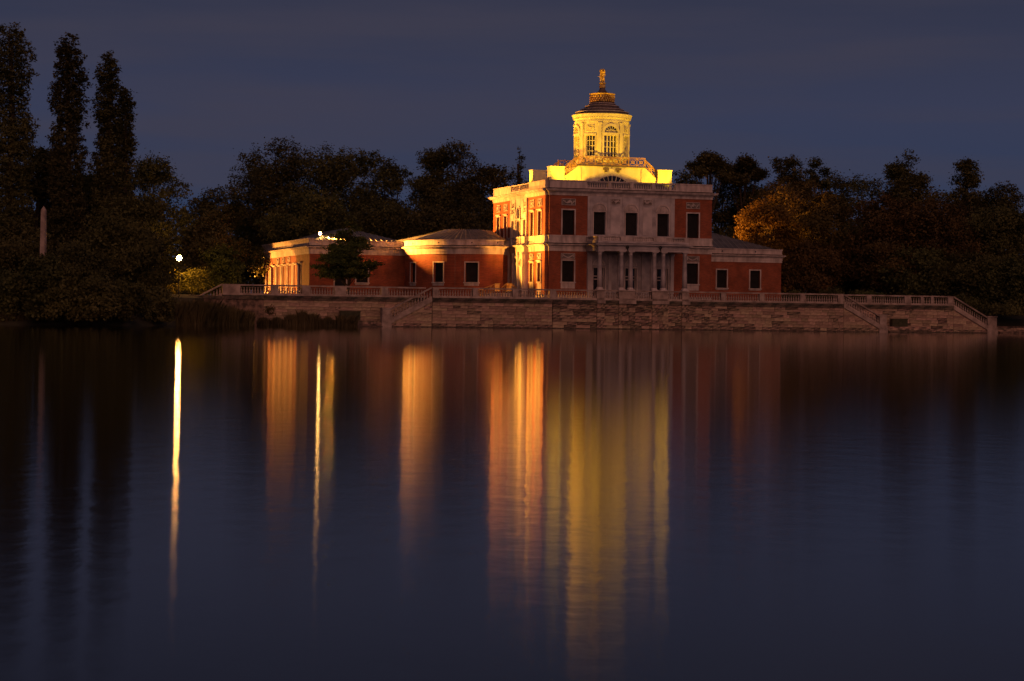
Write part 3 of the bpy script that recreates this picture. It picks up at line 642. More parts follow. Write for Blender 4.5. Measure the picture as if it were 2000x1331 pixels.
def build_tower():
    cx_, cy_, r = 9.65, 9.6, 3.0
    A0 = -PI / 2
    dm = lambda s, z, d=0.0: (cx_ + (r + d) * math.cos(A0 + s), cy_ + (r + d) * math.sin(A0 + s), z)   # s in radians here
    D = math.radians
    mb = MB(); holes = []
    for k in range(4):
        c_ = k * PI / 2; holes.append((c_ - D(15), c_ + D(15), 18.85, 21.42)); c2 = c_ + PI / 4; holes.append((c2 - D(10.5), c2 + D(10.5), 19.15, 21.42))
    sh = [(a, b, c, d) for a, b, c, d in holes]
    wall(mb, dm, -D(24), 2 * PI - D(24), 18.0, 23.08, sh, 0.28, D(4)); mb.build('tower_wall', M['plaster'], pal)
    bm_ = MB()
    bm_.lathe([(3.0, 18.0), (3.14, 18.02), (3.14, 18.35), (3.05, 18.42), (3.0, 18.42)], cx_, cy_, 72, True, False); bm_.build('tower_base', M['plaster'], pal)
    for k in range(8):
        big = k % 2 == 0; c_ = (k // 2) * PI / 2 + (0 if big else PI / 4)
        if big: s0, s1, z0, z1 = c_ - D(15), c_ + D(15), 18.85, 21.42
        else: s0, s1, z0, z1 = c_ - D(10.5), c_ + D(10.5), 19.15, 21.42
        fr = D(2.2)
        f = MB()
        for a, b in ((s0 - fr, s0), (s1, s1 + fr)): sbox(f, dm, a, b, z0, z1, 0.003, 0.09)
        sbox(f, dm, s0 - fr * 1.3, s1 + fr * 1.3, z1, z1 + 0.22, 0.003, 0.13, 6)
        sbox(f, dm, s0 - fr, s1 + fr, z0 - 0.16, z0, 0.003, 0.16, 6)
        o = f.build('tower_window', M['plaster'], pal)
        g = MB(); sbox(g, dm, s0, s1, z0, z1, -0.28, -0.26, 6); g.build('pane', M['glass'], o)
        g = MB(); nc = 4 if big else 3
        for j in range(nc + 1):
            t = s0 + (s1 - s0) * j / nc; e = D(1.1) if (big and j in (1, 2, 3)) else D(0.75)
            sbox(g, dm, max(s0, t - e), min(s1, t + e), z0, z1, -0.25, -0.16)
        for j in range(5):
            z = z0 + (z1 - z0) * j / 4; sbox(g, dm, s0, s1, max(z0, z - 0.035), min(z1, z + 0.035), -0.25, -0.18, 6)
        g.build('glazing_bar', M['plaster'], o)
        pd = lambda s, z, d=0.0, c_=c_: dm(c_ + s / r, z, d)
        if big:
            g = MB(); ring_arc(g, pd, 0, 21.72, 0.74, 1.02, 0.003, 0.15, 0, PI, 16); sbox(g, pd, -1.05, 1.05, 21.64, 21.72, 0.003, 0.17, 6); o = g.build('fanlight', M['plaster'], pal)
            g = MB(); ring_arc(g, pd, 0, 21.72, 0.0, 0.74, 0.004, 0.012, 0, PI, 14); g.build('pane', M['glass'], o)
            g = MB(); ring_arc(g, pd, 0, 21.72, 0.3, 0.35, 0.012, 0.04, 0, PI, 10)
            for j in range(1, 7): t = PI * j / 7; bar(g, pd, (0.0, 21.72), (0.74 * math.cos(t), 21.72 + 0.74 * math.sin(t)), 0.04, 0.012, 0.04)
            g.build('glazing_bar', M['plaster'], o)
        else:
            relief(pal, pd, -0.5, 0.5, 21.88, 22.58, 70 + k, M['plaster'])
        # pilaster on either boundary
        t = c_ + (D(24) if big else D(21)); g = MB()
        sbox(g, dm, t - D(3.6), t + D(3.6), 18.42, 22.66, 0.003, 0.13); sbox(g, dm, t - D(4.6), t + D(4.6), 22.66, 22.86, 0.003, 0.2); sbox(g, dm, t - D(4.6), t + D(4.6), 18.42, 18.75, 0.003, 0.19)
        g.build('tower_pilaster', M['plaster'], pal)
    mb = MB(); mb.lathe([(3.0, 22.9), (3.07, 22.92), (3.07, 23.1), (3.02, 23.12), (3.02, 23.3), (3.12, 23.34), (3.16, 23.5), (3.27, 23.54), (3.3, 23.72), (3.38, 23.76), (3.38, 23.84), (3.0, 23.88)], cx_, cy_, 96, False, False); mb.build('tower_cornice', M['plaster'], pal)
    mb = MB()
    for k in range(72):
        t = 2 * PI * k / 72; sbox(mb, dm, t - 0.018, t + 0.018, 23.36, 23.48, 0.1, 0.24)
    mb.build('dentil_course', M['plaster'], pal)
    mb = MB(); mb.lathe([(2.98, 23.86), (2.98, 24.12)], cx_, cy_, 72, True, False); mb.build('attic_ring', M['dome'], pal)
    mb = MB(); mb.lathe([(2.98, 24.12), (3.02, 24.14), (3.0, 24.22), (2.7, 24.25)], cx_, cy_, 72, True, False); mb.build('attic_cap', M['plaster'], pal)
    mb = MB(); mb.lathe([(2.75, 24.2), (2.42, 24.38), (2.38, 24.5), (2.33, 24.52), (1.9, 24.78), (1.86, 24.9), (1.8, 24.92), (1.45, 25.15), (1.42, 25.25), (1.3, 25.27), (1.2, 25.4)], cx_, cy_, 64, True, False); mb.build('dome', M['dome'], pal)
    for rr0, zz in ((2.44, 24.44), (1.92, 24.84), (1.5, 25.12)):
        mb = MB(); mb.lathe([(rr0 - 0.3, zz), (rr0, zz), (rr0 + 0.02, zz + 0.05), (rr0 - 0.02, zz + 0.085), (rr0 - 0.3, zz + 0.1)], cx_, cy_, 64, True, False); mb.build('dome_step', M['stonetrim'], pal)
    # gilded openwork crown ring
    mb = MB(); mb.lathe([(1.22, 25.25), (1.28, 26.1), (1.3, 26.2)], cx_, cy_, 48, True, False); cr_ = mb.build('crown_ring', M['iron'], pal)
    mb = MB(); mb.lathe([(1.3, 26.12), (1.4, 26.18), (1.46, 26.26), (1.44, 26.3), (1.25, 26.31), (0.9, 26.32)], cx_, cy_, 48, True, False)
    for k in range(28):
        a = 2 * PI * k / 28
        for (q, zz, s_) in ((0, 25.45, .11), (0.5, 25.7, .12), (0, 25.95, .11)):
            t = a + q * 2 * PI / 28; rr_ = 1.3 + (zz - 25.25) * 0.08
            mb.ball((cx_ + rr_ * math.cos(t), cy_ + rr_ * math.sin(t), zz), s_, 6, 4, (1, 1, 1.2))
        for sg in (-1, 1):
            p = [(cx_ + 1.31 * math.cos(a + sg * u * 0.22), cy_ + 1.31 * math.sin(a + sg * u * 0.22), 25.35 + 0.75 * u) for u in (0, 0.5, 1)]
            mb.tube(p[0], p[1], 0.035, 0.035, 4); mb.tube(p[1], p[2], 0.035, 0.035, 4)
    mb.build('gilded_lattice', M['gold'], cr_)
    mb = MB(); mb.lathe([(0.92, 26.3), (0.7, 26.42), (0.45, 26.6), (0.33, 26.8), (0.3, 26.95)], cx_, cy_, 24, True, False); mb.build('statue_cone', M['dome'], pal)
    mb = MB(); mb.lathe([(0.30, 26.95), (0.36, 27.0), (0.38, 27.15), (0.30, 27.3), (0.34, 27.4), (0.4, 27.46), (0.4, 27.54), (0.1, 27.56)], cx_, cy_, 20, True, True); mb.build('statue_plinth', M['gold'], pal)
    # three gilded putti carrying a basket of fruit
    mb = MB(); z0 = 27.52
    for k in range(3):
        a = -PI / 2 + 0.25 + k * 2 * PI / 3; ux, uy = math.cos(a), math.sin(a); vx, vy = -uy, ux
        def P(f, l, z): return (cx_ + ux * f + vx * l, cy_ + uy * f + vy * l, z0 + z)
        for sg in (-1, 1):
            mb.tube(P(0.2, 0.09 * sg, 0.02), P(0.22, 0.10 * sg, 0.22), 0.05, 0.065, 8); mb.tube(P(0.22, 0.10 * sg, 0.22), P(0.17, 0.08 * sg, 0.46), 0.07, 0.095, 8); mb.ball(P(0.26, 0.1 * sg, 0.03), 0.055)
            mb.tube(P(0.17, 0.15 * sg, 0.80), P(0.26, 0.22 * sg, 0.93), 0.055, 0.045, 8); mb.tube(P(0.26, 0.22 * sg, 0.93), P(0.2, 0.17 * sg, 1.1), 0.045, 0.035, 8); mb.ball(P(0.2, 0.17 * sg, 1.12), 0.045)
        mb.ball(P(0.17, 0, 0.5), 0.15, 10, 8, (1, 1, 0.9)); mb.ball(P(0.17, 0, 0.66), 0.14, 10, 8, (1, 1, 1.2)); mb.ball(P(0.17, 0, 0.8), 0.13, 10, 8, (1, 1, 0.8))
        mb.tube(P(0.17, 0, 0.84), P(0.18, 0, 0.92), 0.055, 0.05, 8); mb.ball(P(0.2, 0, 0.99), 0.115, 10, 8, (1, 1, 1.1)); mb.ball(P(0.31, 0, 0.98), 0.025)
    mb.tube((cx_ - 0.1, cy_ - 0.1, z0 + 0.72), (cx_ - 0.32, cy_ - 0.2, z0 + 0.66), 0.05, 0.04, 8); mb.tube((cx_ - 0.32, cy_ - 0.2, z0 + 0.66), (cx_ - 0.62, cy_ - 0.22, z0 + 0.70), 0.045, 0.035, 8)
    mb.tube((cx_, cy_, z0), (cx_, cy_, z0 + 1.1), 0.12, 0.1, 8)
    mb.lathe([(0.12, z0 + 1.05), (0.28, z0 + 1.12), (0.36, z0 + 1.25), (0.34, z0 + 1.34), (0.2, z0 + 1.36)], cx_, cy_, 14, True, True)
    for k in range(26):
        t = random.uniform(0, 2 * PI); q = math.sqrt(random.random()) * 0.33; mb.ball((cx_ + q * math.cos(t), cy_ + q * math.sin(t), z0 + 1.38 + (0.33 - q) * 0.5 + random.uniform(0, 0.05)), random.uniform(0.07, 0.1), 6, 5)
    o = mb.build('gilded_statue', M['gold'], pal); prop(o, 'gilded group of child figures holding up a fruit basket')
    rm = o.modifiers.new('fuse', 'REMESH'); rm.mode = 'VOXEL'; rm.voxel_size = 0.025; rm.use_smooth_shade = True
build_tower()

# ------------------------------------------------------------------ wings
WB = [(0.07, 8.05, 8.3), (0.11, 8.3, 8.62), (0.14, 8.62, 8.72), (0.3, 8.72, 8.82), (0.42, 8.82, 8.92), (0.10, 9.03, 9.1), (0.05, 9.1, 9.52), (0.12, 9.52, 9.64)]
def seams(par, pts_fn, n, m=None, r=0.04):
    for k in range(n):
        a, b = pts_fn(k); mb = MB(); mb.tube(a, b, r, r, 4); mb.build('roof_seam', M['seam'], par)
def right_wing():
    t = thing('brick_wing', 'low single storey red brick wing with two windows right of the palace', 'building', PO, PHI)
    f = lambda s, z, d=0.0: (s, 18.2 - d, z)
    x0, x1, y1 = 19.32, 35.85, 30.0
    mb = MB(); ws = [(27.5, 28.78, 4.95, 7.07), (31.8, 33.08, 4.95, 7.07), (23.2, 24.48, 4.95, 7.07)]
    wall(mb, f, x0, x1, 3.0, 8.1, ws)
    mb.add([(x1, 18.2, 3), (x1, y1, 3), (x1, y1, 8.1), (x1, 18.2, 8.1)], [(0, 1, 2, 3)]); mb.add([(x0, y1, 3), (x1, y1, 3), (x1, y1, 8.1), (x0, y1, 8.1)], [(3, 2, 1, 0)])
    mb.build('brick_wall', M['brick'], t)
    poly = [(x0, 18.2), (x1, 18.2), (x1, y1), (x0, y1)]
    mb = MB(); bands(mb, poly, WB); mb.build('cornice', M['stonetrim'], t); mb = MB(); bands(mb, poly, [(-0.25, 8.92, 9.03)]); mb.build('painted_shade_gap', M['moss_and_shade'], t)  # gap above the cornice coloured dark as shade
    for w_ in ws: window(t, f, *w_, under=4.7)
    for x in (28.15, 32.43, 23.9):
        mb = MB(); m2 = lambda s, z, d=0.0: (s, 18.15 - d, z); ring_arc(mb, m2, x, 9.31, 0.1, 0.15, 0.003, 0.04, 0, 2 * PI, 12); o = mb.build('rosette', M['stonetrim'], t)
        mb = MB(); ring_arc(mb, m2, x, 9.31, 0, 0.1, 0.002, 0.01, 0, 2 * PI, 10); mb.build('rosette_hole', M['glass'], o)
    # hipped roof
    e = 9.62; A = [(x0, 18.5, e), (x1 - 0.3, 18.5, e), (x1 - 0.3, y1 - 0.3, e), (x0, y1 - 0.3, e)]; rz = 12.2; r0 = (x0, 24.2, rz); r1 = (27.3, 24.2, rz)
    mb = MB(); mb.add(A + [r0, r1], [(0, 1, 5, 4), (1, 2, 5), (2, 3, 4, 5), (0, 4, 3)]); mb.build('roof', M['roof'], t)
    def sp(k):
        x = 20 + k * 0.62
        u = min(1, max(0, (x1 - 0.3 - x) / (x1 - 0.3 - 27.3))); y = 18.5 + 5.7 * u
        return (x, 18.5, e + 0.03), (x, y, e + (rz - e) * u + 0.03)
    seams(t, sp, 24)
right_wing()
def left_wing():
    t = thing('brick_pavilion', 'long low brick wing left of the palace with stone cornice and metal roof', 'building', PO, PHI)
    x0, x1, y0, y1 = -21.0, -9.5, 21.47, 49.1
    f = lambda s, z, d=0.0: (s, y0 - d, z)
    g = lambda s, z, d=0.0: (x0 - d, s, z)
    mb = MB(); ws = [(-18.05, -16.75, 3.1, 6.6), (-15.55, -14.2, 4.9, 7.1)]
    ys = (26.5, 29.75, 33.0, 36.25, 39.5, 42.75, 46.0)
    hl = [(y - 0.55, y + 0.55, 3.9, 6.95) for y in ys]
    wall(mb, f, x0, x1, 3.0, 8.1, ws); wall(mb, g, y0, y1, 3.0, 8.1, hl, 0.5)
    mb.add([(x0, y1, 3), (x1, y1, 3), (x1, y1, 8.1), (x0, y1, 8.1)], [(3, 2, 1, 0)]); mb.build('brick_wall', M['brick'], t)
    poly = [(x0, y0), (x1, y0), (x1, y1), (x0, y1)]
    mb = MB(); bands(mb, poly, WB); mb.build('cornice', M['stonetrim'], t); mb = MB(); bands(mb, poly, [(-0.25, 8.92, 9.03)]); mb.build('painted_shade_gap', M['moss_and_shade'], t)  # painted shade line over the wing's cornice
    mb = MB(); bands(mb, [(x0, y0), (x0 + 0.25, y0), (x0 + 0.25, y1), (x0, y1)], [(0.2, 9.64, 9.74), (0.26, 9.74, 9.84)]); mb.build('parapet_cap', M['stonetrim'], t)
    window(t, f, *ws[0], fr=0.15, sill=False, wname='door'); window(t, f, *ws[1], under=4.6)
    for i, y in enumerate(ys):
        o = window(t, g, y - 0.55, y + 0.55, 3.9, 6.95, 0.12, 0.5, sill=True, hood=True, proj=0.05)
        for sg in (-1, 1):
            c = MB(); sbox(c, g, y + sg * 0.78 - 0.1, y + sg * 0.78 + 0.1, 3.9, 6.9, 0.003, 0.2); sbox(c, g, y + sg * 0.78 - 0.16, y + sg * 0.78 + 0.16, 6.9, 7.1, 0.003, 0.32); sbox(c, g, y + sg * 0.78 - 0.16, y + sg * 0.78 + 0.16, 3.6, 3.9, 0.003, 0.28)
            if sg == 1: c.build('jamb_pilaster', M['stonetrim'], o)
        if i in (2, 3, 4): relief(t, g, y - 0.6, y + 0.6, 7.35, 7.95, 90 + i, garland=True)
    # roof
    e = 9.62; A = [(x0 + 0.3, y0 + 0.3, e), (x1 - 0.3, y0 + 0.3, e), (x1 - 0.3, y1 - 0.3, e), (x0 + 0.3, y1 - 0.3, e)]; rz = 11.35
    B = [((x0 + x1) / 2, y0 + 6.5, rz), ((x0 + x1) / 2, y1 - 6.5, rz)]
    mb = MB(); mb.add(A + B, [(0, 1, 4), (1, 2, 5, 4), (2, 3, 5), (3, 0, 4, 5)]); mb.build('roof', M['roof'], t)
    cxx = (x0 + x1) / 2; hw = (x1 - x0) / 2 - 0.3
    def sp(k):
        x = x0 + 0.7 + k * 0.6; u = 1 - abs(x - cxx) / hw; u = max(0.02, min(1, u))
        return (x, y0 + 0.3, e + 0.03), (x, y0 + 0.3 + 6.2 * u, e + (rz - e) * u + 0.03)
    seams(t, sp, 18)
left_wing()
def rotunda():
    t = thing('brick_rotunda', 'low convex brick rotunda joining the left wing to the palace', 'building', PO, PHI)
    cx_, cy_ = -4.0, 17.0
    cpts = [(-12.30, 241.0), (-12.35, 238.5), (-12.2, 236.3), (-11.4, 234.2), (-10.2, 232.3), (-8.4, 230.5), (-6.6, 229.4), (-4.7, 228.85), (-2.7, 228.7), (-1.05, 228.9), (0.2, 229.3)]
    inv = PM.inverted(); cpts = [inv @ Vector((x, y, 0)) for x, y in cpts]; fine = []
    for i in range(1, len(cpts) - 2):
        p0, p1, p2, p3 = cpts[i - 1:i + 3]
        for k in range(10):
            u = k / 10; fine.append(0.5 * ((2 * p1) + (p2 - p0) * u + (2 * p0 - 5 * p1 + 4 * p2 - p3) * u * u + (3 * p1 - p0 - 3 * p2 + p3) * u ** 3))
    fine.append(cpts[-2]); acc = [0.0]
    for a_, b_ in zip(fine, fine[1:]): acc.append(acc[-1] + (b_ - a_).length)
    ln = acc[-1]
    def f(s, z, d=0.0):
        s = min(max(s, 0.0), ln); i = min(len(fine) - 2, max(0, int(np.searchsorted(acc, s)) - 1)); u = (s - acc[i]) / (acc[i + 1] - acc[i])
        p = fine[i].lerp(fine[i + 1], u); a_ = fine[max(0, i - 1)]; b_ = fine[min(len(fine) - 1, i + 2)]; tt = (b_ - a_).normalized()
        return (p.x + tt.y * d, p.y - tt.x * d, z)
    def s_of(px_):
        best = min(range(len(fine)), key=lambda i: abs((lambda q: q.x / q.y * F_PX + 1000 - 2)(PM @ fine[i]) - px_)); return acc[best]
    # windows placed by angle
    ws = []
    for px_, hw in ((803, 0.62), (852.5, 0.68), (918, 0.70)): ws.append((s_of(px_) - hw, s_of(px_) + hw, 4.95, 7.1))
    mb = MB(); wall(mb, f, 0, ln, 3.0, 8.1, ws, 0.3, 0.5)
    ex, ey, _ = f(ln, 0); yy = 11.3
    mb.add([(ex, ey, 3), (ex, yy, 3), (ex, yy, 8.1), (ex, ey, 8.1)], [(0, 1, 2, 3)]); mb.add([(ex, yy, 3), (0, yy, 3), (0, yy, 8.1), (ex, yy, 8.1)], [(0, 1, 2, 3)])
    mb.build('brick_wall', M['brick'], t)
    poly = [f(ln * k / 48, 0)[:2] for k in range(49)] + [(ex, yy), (-0.005, yy), (-0.005, 19.0), (f(0, 0)[0], 23.8)]
    mb = MB(); bands(mb, poly, WB); mb.build('cornice', M['stonetrim'], t); mb = MB(); bands(mb, poly, [(-0.25, 8.92, 9.03)]); mb.build('painted_shade_gap', M['moss_and_shade'], t)  # dark strip paints shade above the curved cornice
    for w_ in ws: window(t, f, *w_, under=4.55, fr=0.13)
    for dg in (804, 852, 919, 969):
        mb = MB(); m2 = lambda s, z, d=0.0: f(s, z, d + 0.05); s = s_of(dg); ring_arc(mb, m2, s, 9.3, 0.0, 0.08, 0.002, 0.015, 0, 2 * PI, 10); mb.build('vent_hole', M['glass'], t)
    mb = MB()
    e = 9.62
    ring = [f(ln * k / 48, e, -0.35) for k in range(49)]; top = [((p[0] - cx_) * 0.35 + cx_, (p[1] - cy_) * 0.35 + cy_, 10.95) for p in ring]
    ring += [(-0.3, 12, e), (-0.3, 19, e), (-4, 24, e), (-11.5, 22.5, e)]; top += [(-1.6, 15, 10.95), (-1.6, 18, 10.95), (-4, 19, 10.95), (-6.4, 18.5, 10.95)]
    n = len(ring); mb.add(ring + top, [(i, (i + 1) % n, n + (i + 1) % n, n + i) for i in range(n)] + [tuple(range(n, 2 * n))]); mb.build('roof', M['roof'], t)
    def sp(k):
        p = ring[2 * k]; q = top[2 * k]; return (p[0], p[1], p[2] + 0.03), (q[0], q[1], q[2] + 0.03)
    seams(t, sp, 25)
rotunda()
def perron():
    t = thing('perron_railing', 'small gilded lattice stair railing lit gold beside the side door', 'railing', P2W(-3.0, 7.5, 3.03), PHI)
    f = lambda s, z, d=0.0: (s, -d, z)
    mb = MB(); mb.box(-0.9, 2.4, 0.05, 2.4, 0, 0.75); mb.box(-1.4, -0.9, 0.05, 2.4, 0, 0.5); mb.box(-1.9, -1.4, 0.05, 2.4, 0, 0.25); mb.build('step', M['stonetrim'], t)
    mb = MB()
    def lat(a, za, b, zb, h=0.85):
        n = max(1, int(abs(b - a) / 0.4))
        bar(mb, f, (a, za + h), (b, zb + h), 0.07, -0.03, 0.03); bar(mb, f, (a, za + 0.08), (b, zb + 0.08), 0.05, -0.03, 0.03)
        for k in range(n):
            s0 = a + (b - a) * k / n; s1 = a + (b - a) * (k + 1) / n; z0 = za + (zb - za) * k / n; z1 = za + (zb - za) * (k + 1) / n
            bar(mb, f, (s0, z0), (s1, z1 + h), 0.045, -0.02, 0.02); bar(mb, f, (s0, z0 + h), (s1, z1), 0.045, -0.02, 0.02); bar(mb, f, (s0, z0), (s0, z0 + h), 0.05, -0.025, 0.025)
    lat(-2.6, 0.0, -0.3, 0.85); lat(-0.3, 0.85, 0.3, 0.95); lat(0.3, 0.3, 1.0, 0.95); lat(1.0, 0.95, 1.6, 0.95); lat(1.6, 0.95, 2.3, 0.3)
    mb.build('lattice', M['iron'], t)
    for x in (-0.05, 1.3):
        b = MB(); b.box(x - 0.28, x + 0.28, -0.06, 0.0, 0.9, 1.78); b.build('railing_panel', M['gold'], t)
perron()

# ------------------------------------------------------------------ quay walls, stairs and balustrades
bal_q = baluster_mesh(0.60, 0.105, M['balu'])
stone_me = {}
def stone_mesh(m):
    if m.name not in stone_me:
        mb = MB(); e = 0.02    # unit stone, chamfered face: x 0..1, y 0..1 (front at 0), z 0..1
        c = [(0, 0.12, 0), (1, 0.12, 0), (1, 0.12, 1), (0, 0.12, 1), (0.015, 0, 0.05), (0.985, 0, 0.05), (0.985, 0, 0.95), (0.015, 0, 0.95), (0, 1, 0), (1, 1, 0), (1, 1, 1), (0, 1, 1)]
        mb.add(c, [(4, 5, 6, 7), (0, 1, 5, 4), (1, 2, 6, 5), (2, 3, 7, 6), (3, 0, 4, 7), (8, 9, 1, 0), (9, 10, 2, 1), (10, 11, 3, 2), (11, 8, 0, 3)])
        stone_me[m.name] = mb.mesh('stone', m)
    return stone_me[m.name]
def stones(par, x0, x1, y, rows, mfun, lim=None, seed=1, lmin=0.7, lmax=1.6, rnd=None):
    rr = random.Random(seed); n = 0
    for z0, z1 in rows:
        a, b = (x0, x1) if lim is None else lim((z0 + z1) / 2, z0, z1)
        x = a - (rr.uniform(0, 0.5) if False else 0)
        while x < b - 0.08:
            l = rr.uniform(lmin, lmax) * (1.0 if rr.random() > 0.15 else 0.55); 
            if x + l > b - 0.35: l = b - x
            m = mfun(x + l / 2, (z0 + z1) / 2, rr)
            link('stone', stone_mesh(m), par, (x + 0.008, y - rr.uniform(0.0, 0.035), z0 + 0.008), 0, (l - 0.016, 0.22, z1 - z0 - 0.016)); n += 1
            x += l
    return n
def rows_of(z0, z1, n, seed):
    rr = random.Random(seed); hs = [rr.uniform(0.8, 1.25) for _ in range(n)]; s = sum(hs); out_ = []; z = z0
    for h in hs: out_.append((z, z + h / s * (z1 - z0))); z += h / s * (z1 - z0)
    return out_
def mclean(x, z, rr): return M['sand_dark'] if rr.random() < (0.75 if z < 0.5 else 0.07) else M['sand']
def mstain(x, z, rr):
    p = 0.75 if x < 19.8 else 0.1
    if 0.35 > z: p = 0.6
    return M['sand_dark'] if rr.random() < p else M['sand']
FY = -4.28; BY = -1.9
def coping(par, x0, x1, y, z0=2.62, z1=3.05, pr=0.12):
    x = x0; rr = random.Random(int(x0 * 7) + 3)
    while x < x1 - 0.01:
        l = min(rr.uniform(1.4, 2.2), x1 - x); l = l if x1 - x - l > 0.5 else x1 - x
        mb = MB(); mb.box(0, l - 0.012, -pr, 0.5, z0, (z0 + z1) / 2 - 0.0); mb.box(0, l - 0.012, -pr - 0.08, 0.5, (z0 + z1) / 2 + 0.004, z1); mb.build('coping_stone', M['moss_and_shade'], par, (x, y, 0)); x += l
def quay(name, label, x0, x1, y, mfun, seed, piers, bal=True, z_bot=-0.5, group=None):
    t = thing(name, label, 'wall', PO, PHI, None)
    mb = MB(); mb.box(x0 + 0.02, x1 - 0.02, y + 0.15, y + 0.9, z_bot, 3.0); mb.build('wall_core', M['joint'], t)
    mb = MB(); mb.box(x0, x1, y - 0.12, y + 0.14, -0.5, 0.10); mb.build('footing', M['moss_and_shade'], t)
    stones(t, x0, x1, y, rows_of(0.1, 2.62, 8, seed), mfun, None, seed)
    coping(t, x0, x1, y)
    return t
def balus(label, x0, x1, y, piers, group=None, slope=0.0, zb=3.05, zt=4.13):
    t = thing('balustrade', label, 'balustrade', PO, PHI, group)
    f = lambda s, z, d=0.0: (s, y - d, z)
    balustrade(t, f, x0, x1, piers, zb, zt, M['balu'], 0.28, 0.2, 0.15, 0.32, bal_q, slope)
    return t
quay('quay_wall', 'pale coursed stone quay wall between left lake stairs and dark vertical crack', -13.6, -0.65, FY, mclean, 3, [])
balus('stone balustrade in front of the brick rotunda, from left stairs to crack', -13.55, -0.65, FY, [(-13.55, -12.95), (-9.3, -8.75), (-5.0, -4.4), (-0.95, -0.65)])
quay('quay_wall', 'dark stained stone quay wall below the columned portico and right wing', -0.6, 32.9, FY, mstain, 5, [])
balus('stone balustrade running under the portico columns to the right lake stairs', -0.65, 32.9, FY, [(-0.65, -0.25), (4.26, 5.0), (6.72, 8.51), (10.48, 12.29), (13.92, 14.63), (18.4, 18.95), (22.9, 23.45), (27.7, 28.3), (32.2, 32.9)])
# buttresses and column pedestals under the portico
pt = thing('portico_pedestals', 'row of stone pedestal piers of the quay wall standing under the portico columns', 'pedestals', PO, PHI)
for a, b in ((4.3, 5.1), (6.75, 8.55), (10.5, 12.3), (13.9, 14.7)):
    mb = MB(); mb.box(a, b, FY - 0.02, -3.35, 3.06, 4.06); mb.box(a - 0.05, b + 0.05, FY - 0.12, -3.3, 4.06, 4.138); mb.box(a - 0.06, b + 0.06, FY - 0.3, FY - 0.2, 2.7, 3.06)
    mb.build('pedestal', M['balu'], pt)
    stones(pt, a - 0.03, b + 0.03, FY - 0.12, rows_of(0.1, 2.68, 6, int(a * 10)), mstain, None, int(a * 10), 0.4, 0.9)
quay('quay_wall', 'set back pale stone quay wall behind reeds at the left', -34.8, -13.65, BY, mclean, 8, [])
balus('stone balustrade in front of the lit brick wing, left of the stairs', -34.8, -13.65, BY, [(-34.8, -33.0), (-29.9, -29.1), (-26.7, -25.8), (-23.3, -22.1), (-18.4, -17.7)])
quay('quay_wall', 'set back stone quay wall at far right with green bench before it', 32.95, 47.7, BY, mclean, 9, [])
balus('stone balustrade at far right between the two right hand stairs', 32.95, 47.7, BY, [(36.9, 37.5), (41.6, 42.35), (43.6, 43.95), (44.9, 45.2), (47.0, 47.7)])

def stair(label, xa, xb, y, ztop=3.05, zlow=0.75, pier=1.1, seed=4, step_back=2.2, mfun=mclean, pier_lab=None):
    """flight from xa (top) to xb (foot) in the plane y"""
    t = thing('lake_stairs', label, 'stairs', PO, PHI)
    d = 1 if xb > xa else -1; slope = (zlow - ztop) / abs(xb - xa)
    X = lambda s: xa + d * s; ln = abs(xb - xa)
    f = lambda s, z, dd=0.0: (xa + d * s, y - dd, z)
    def lim(zc, z0, z1):
        s = min(ln, max(0.0, (ztop - 0.42 - z1) / -slope)); a, b = sorted((X(0), X(s))); return a, b
    mb = MB(); mb.vprism([(X(0), -0.4), (X(ln), -0.4), (X(ln), zlow - 0.4), (X(0), ztop - 0.4)], y + 0.035, y + 0.5); mb.build('wall_core', M['sand'], t)
    mb = MB(); mb.box(min(X(0), X(ln)), max(X(0), X(ln)), y - 0.12, y + 0.14, -0.5, 0.10); mb.build('footing', M['moss_and_shade'], t)
    stones(t, 0, 0, y, rows_of(0.1, ztop - 0.5, 8, seed), mfun, lim, seed)
    mb = MB()   # sloping coping
    c = []
    for s in (0, ln):
        zz = ztop + slope * s
        for dd in (-0.5, 0.13):
            for dz in (-0.42, 0.0): c.append(f(s, zz + dz, dd))
    mb.add(c, [(0, 1, 3, 2), (4, 6, 7, 5), (0, 4, 5, 1), (2, 3, 7, 6), (0, 2, 6, 4), (1, 5, 7, 3)]); mb.build('sloping_coping', M['balu'], t)
    balustrade(t, f, 0.02, ln, [], ztop, ztop + 1.08, M['balu'], 0.30, 0.14, 0.15, 0.32, bal_q, slope)
    n = 11
    for k in range(n):
        mb = MB(); a, b = sorted((X(ln * k / n), X(ln * (k + 1) / n))); mb.box(a, b, y + 0.52, y + step_back, -0.3, ztop + (zlow - ztop) * (k + 0.5) / n - 0.05); mb.build('step', M['sand'], t)
    a, b = sorted((X(ln), X(ln) + d * pier)); mb = MB()
    mb.box(a, b, y - 0.05, y + 0.9, zlow - 0.02, 1.82); mb.box(a - 0.08, b + 0.08, y - 0.13, y + 0.98, 1.82, 1.95); mb.box(a - 0.06, b + 0.06, y - 0.12, y + 0.96, 0.5, zlow - 0.02); mb.box(a - 0.1, b + 0.1, y - 0.16, y + 1.0, -0.5, 0.5)
    mb.build('end_pier', M['balu'], t)
stair('balustraded stone stairs descending left to the lake left of centre', -13.65, -18.0, FY, seed=4, pier=0.85)
stair('balustraded stone stairs descending right to the lake before the right wall', 32.92, 37.3, FY, seed=6, pier=0.85)
stair('overgrown end stairs at the far left of the terrace', -34.85, -39.2, BY, seed=12, pier=0.9)
stair('end stairs with big square pier at far right of the terrace', 47.72, 52.1, BY, seed=14, pier=1.15)
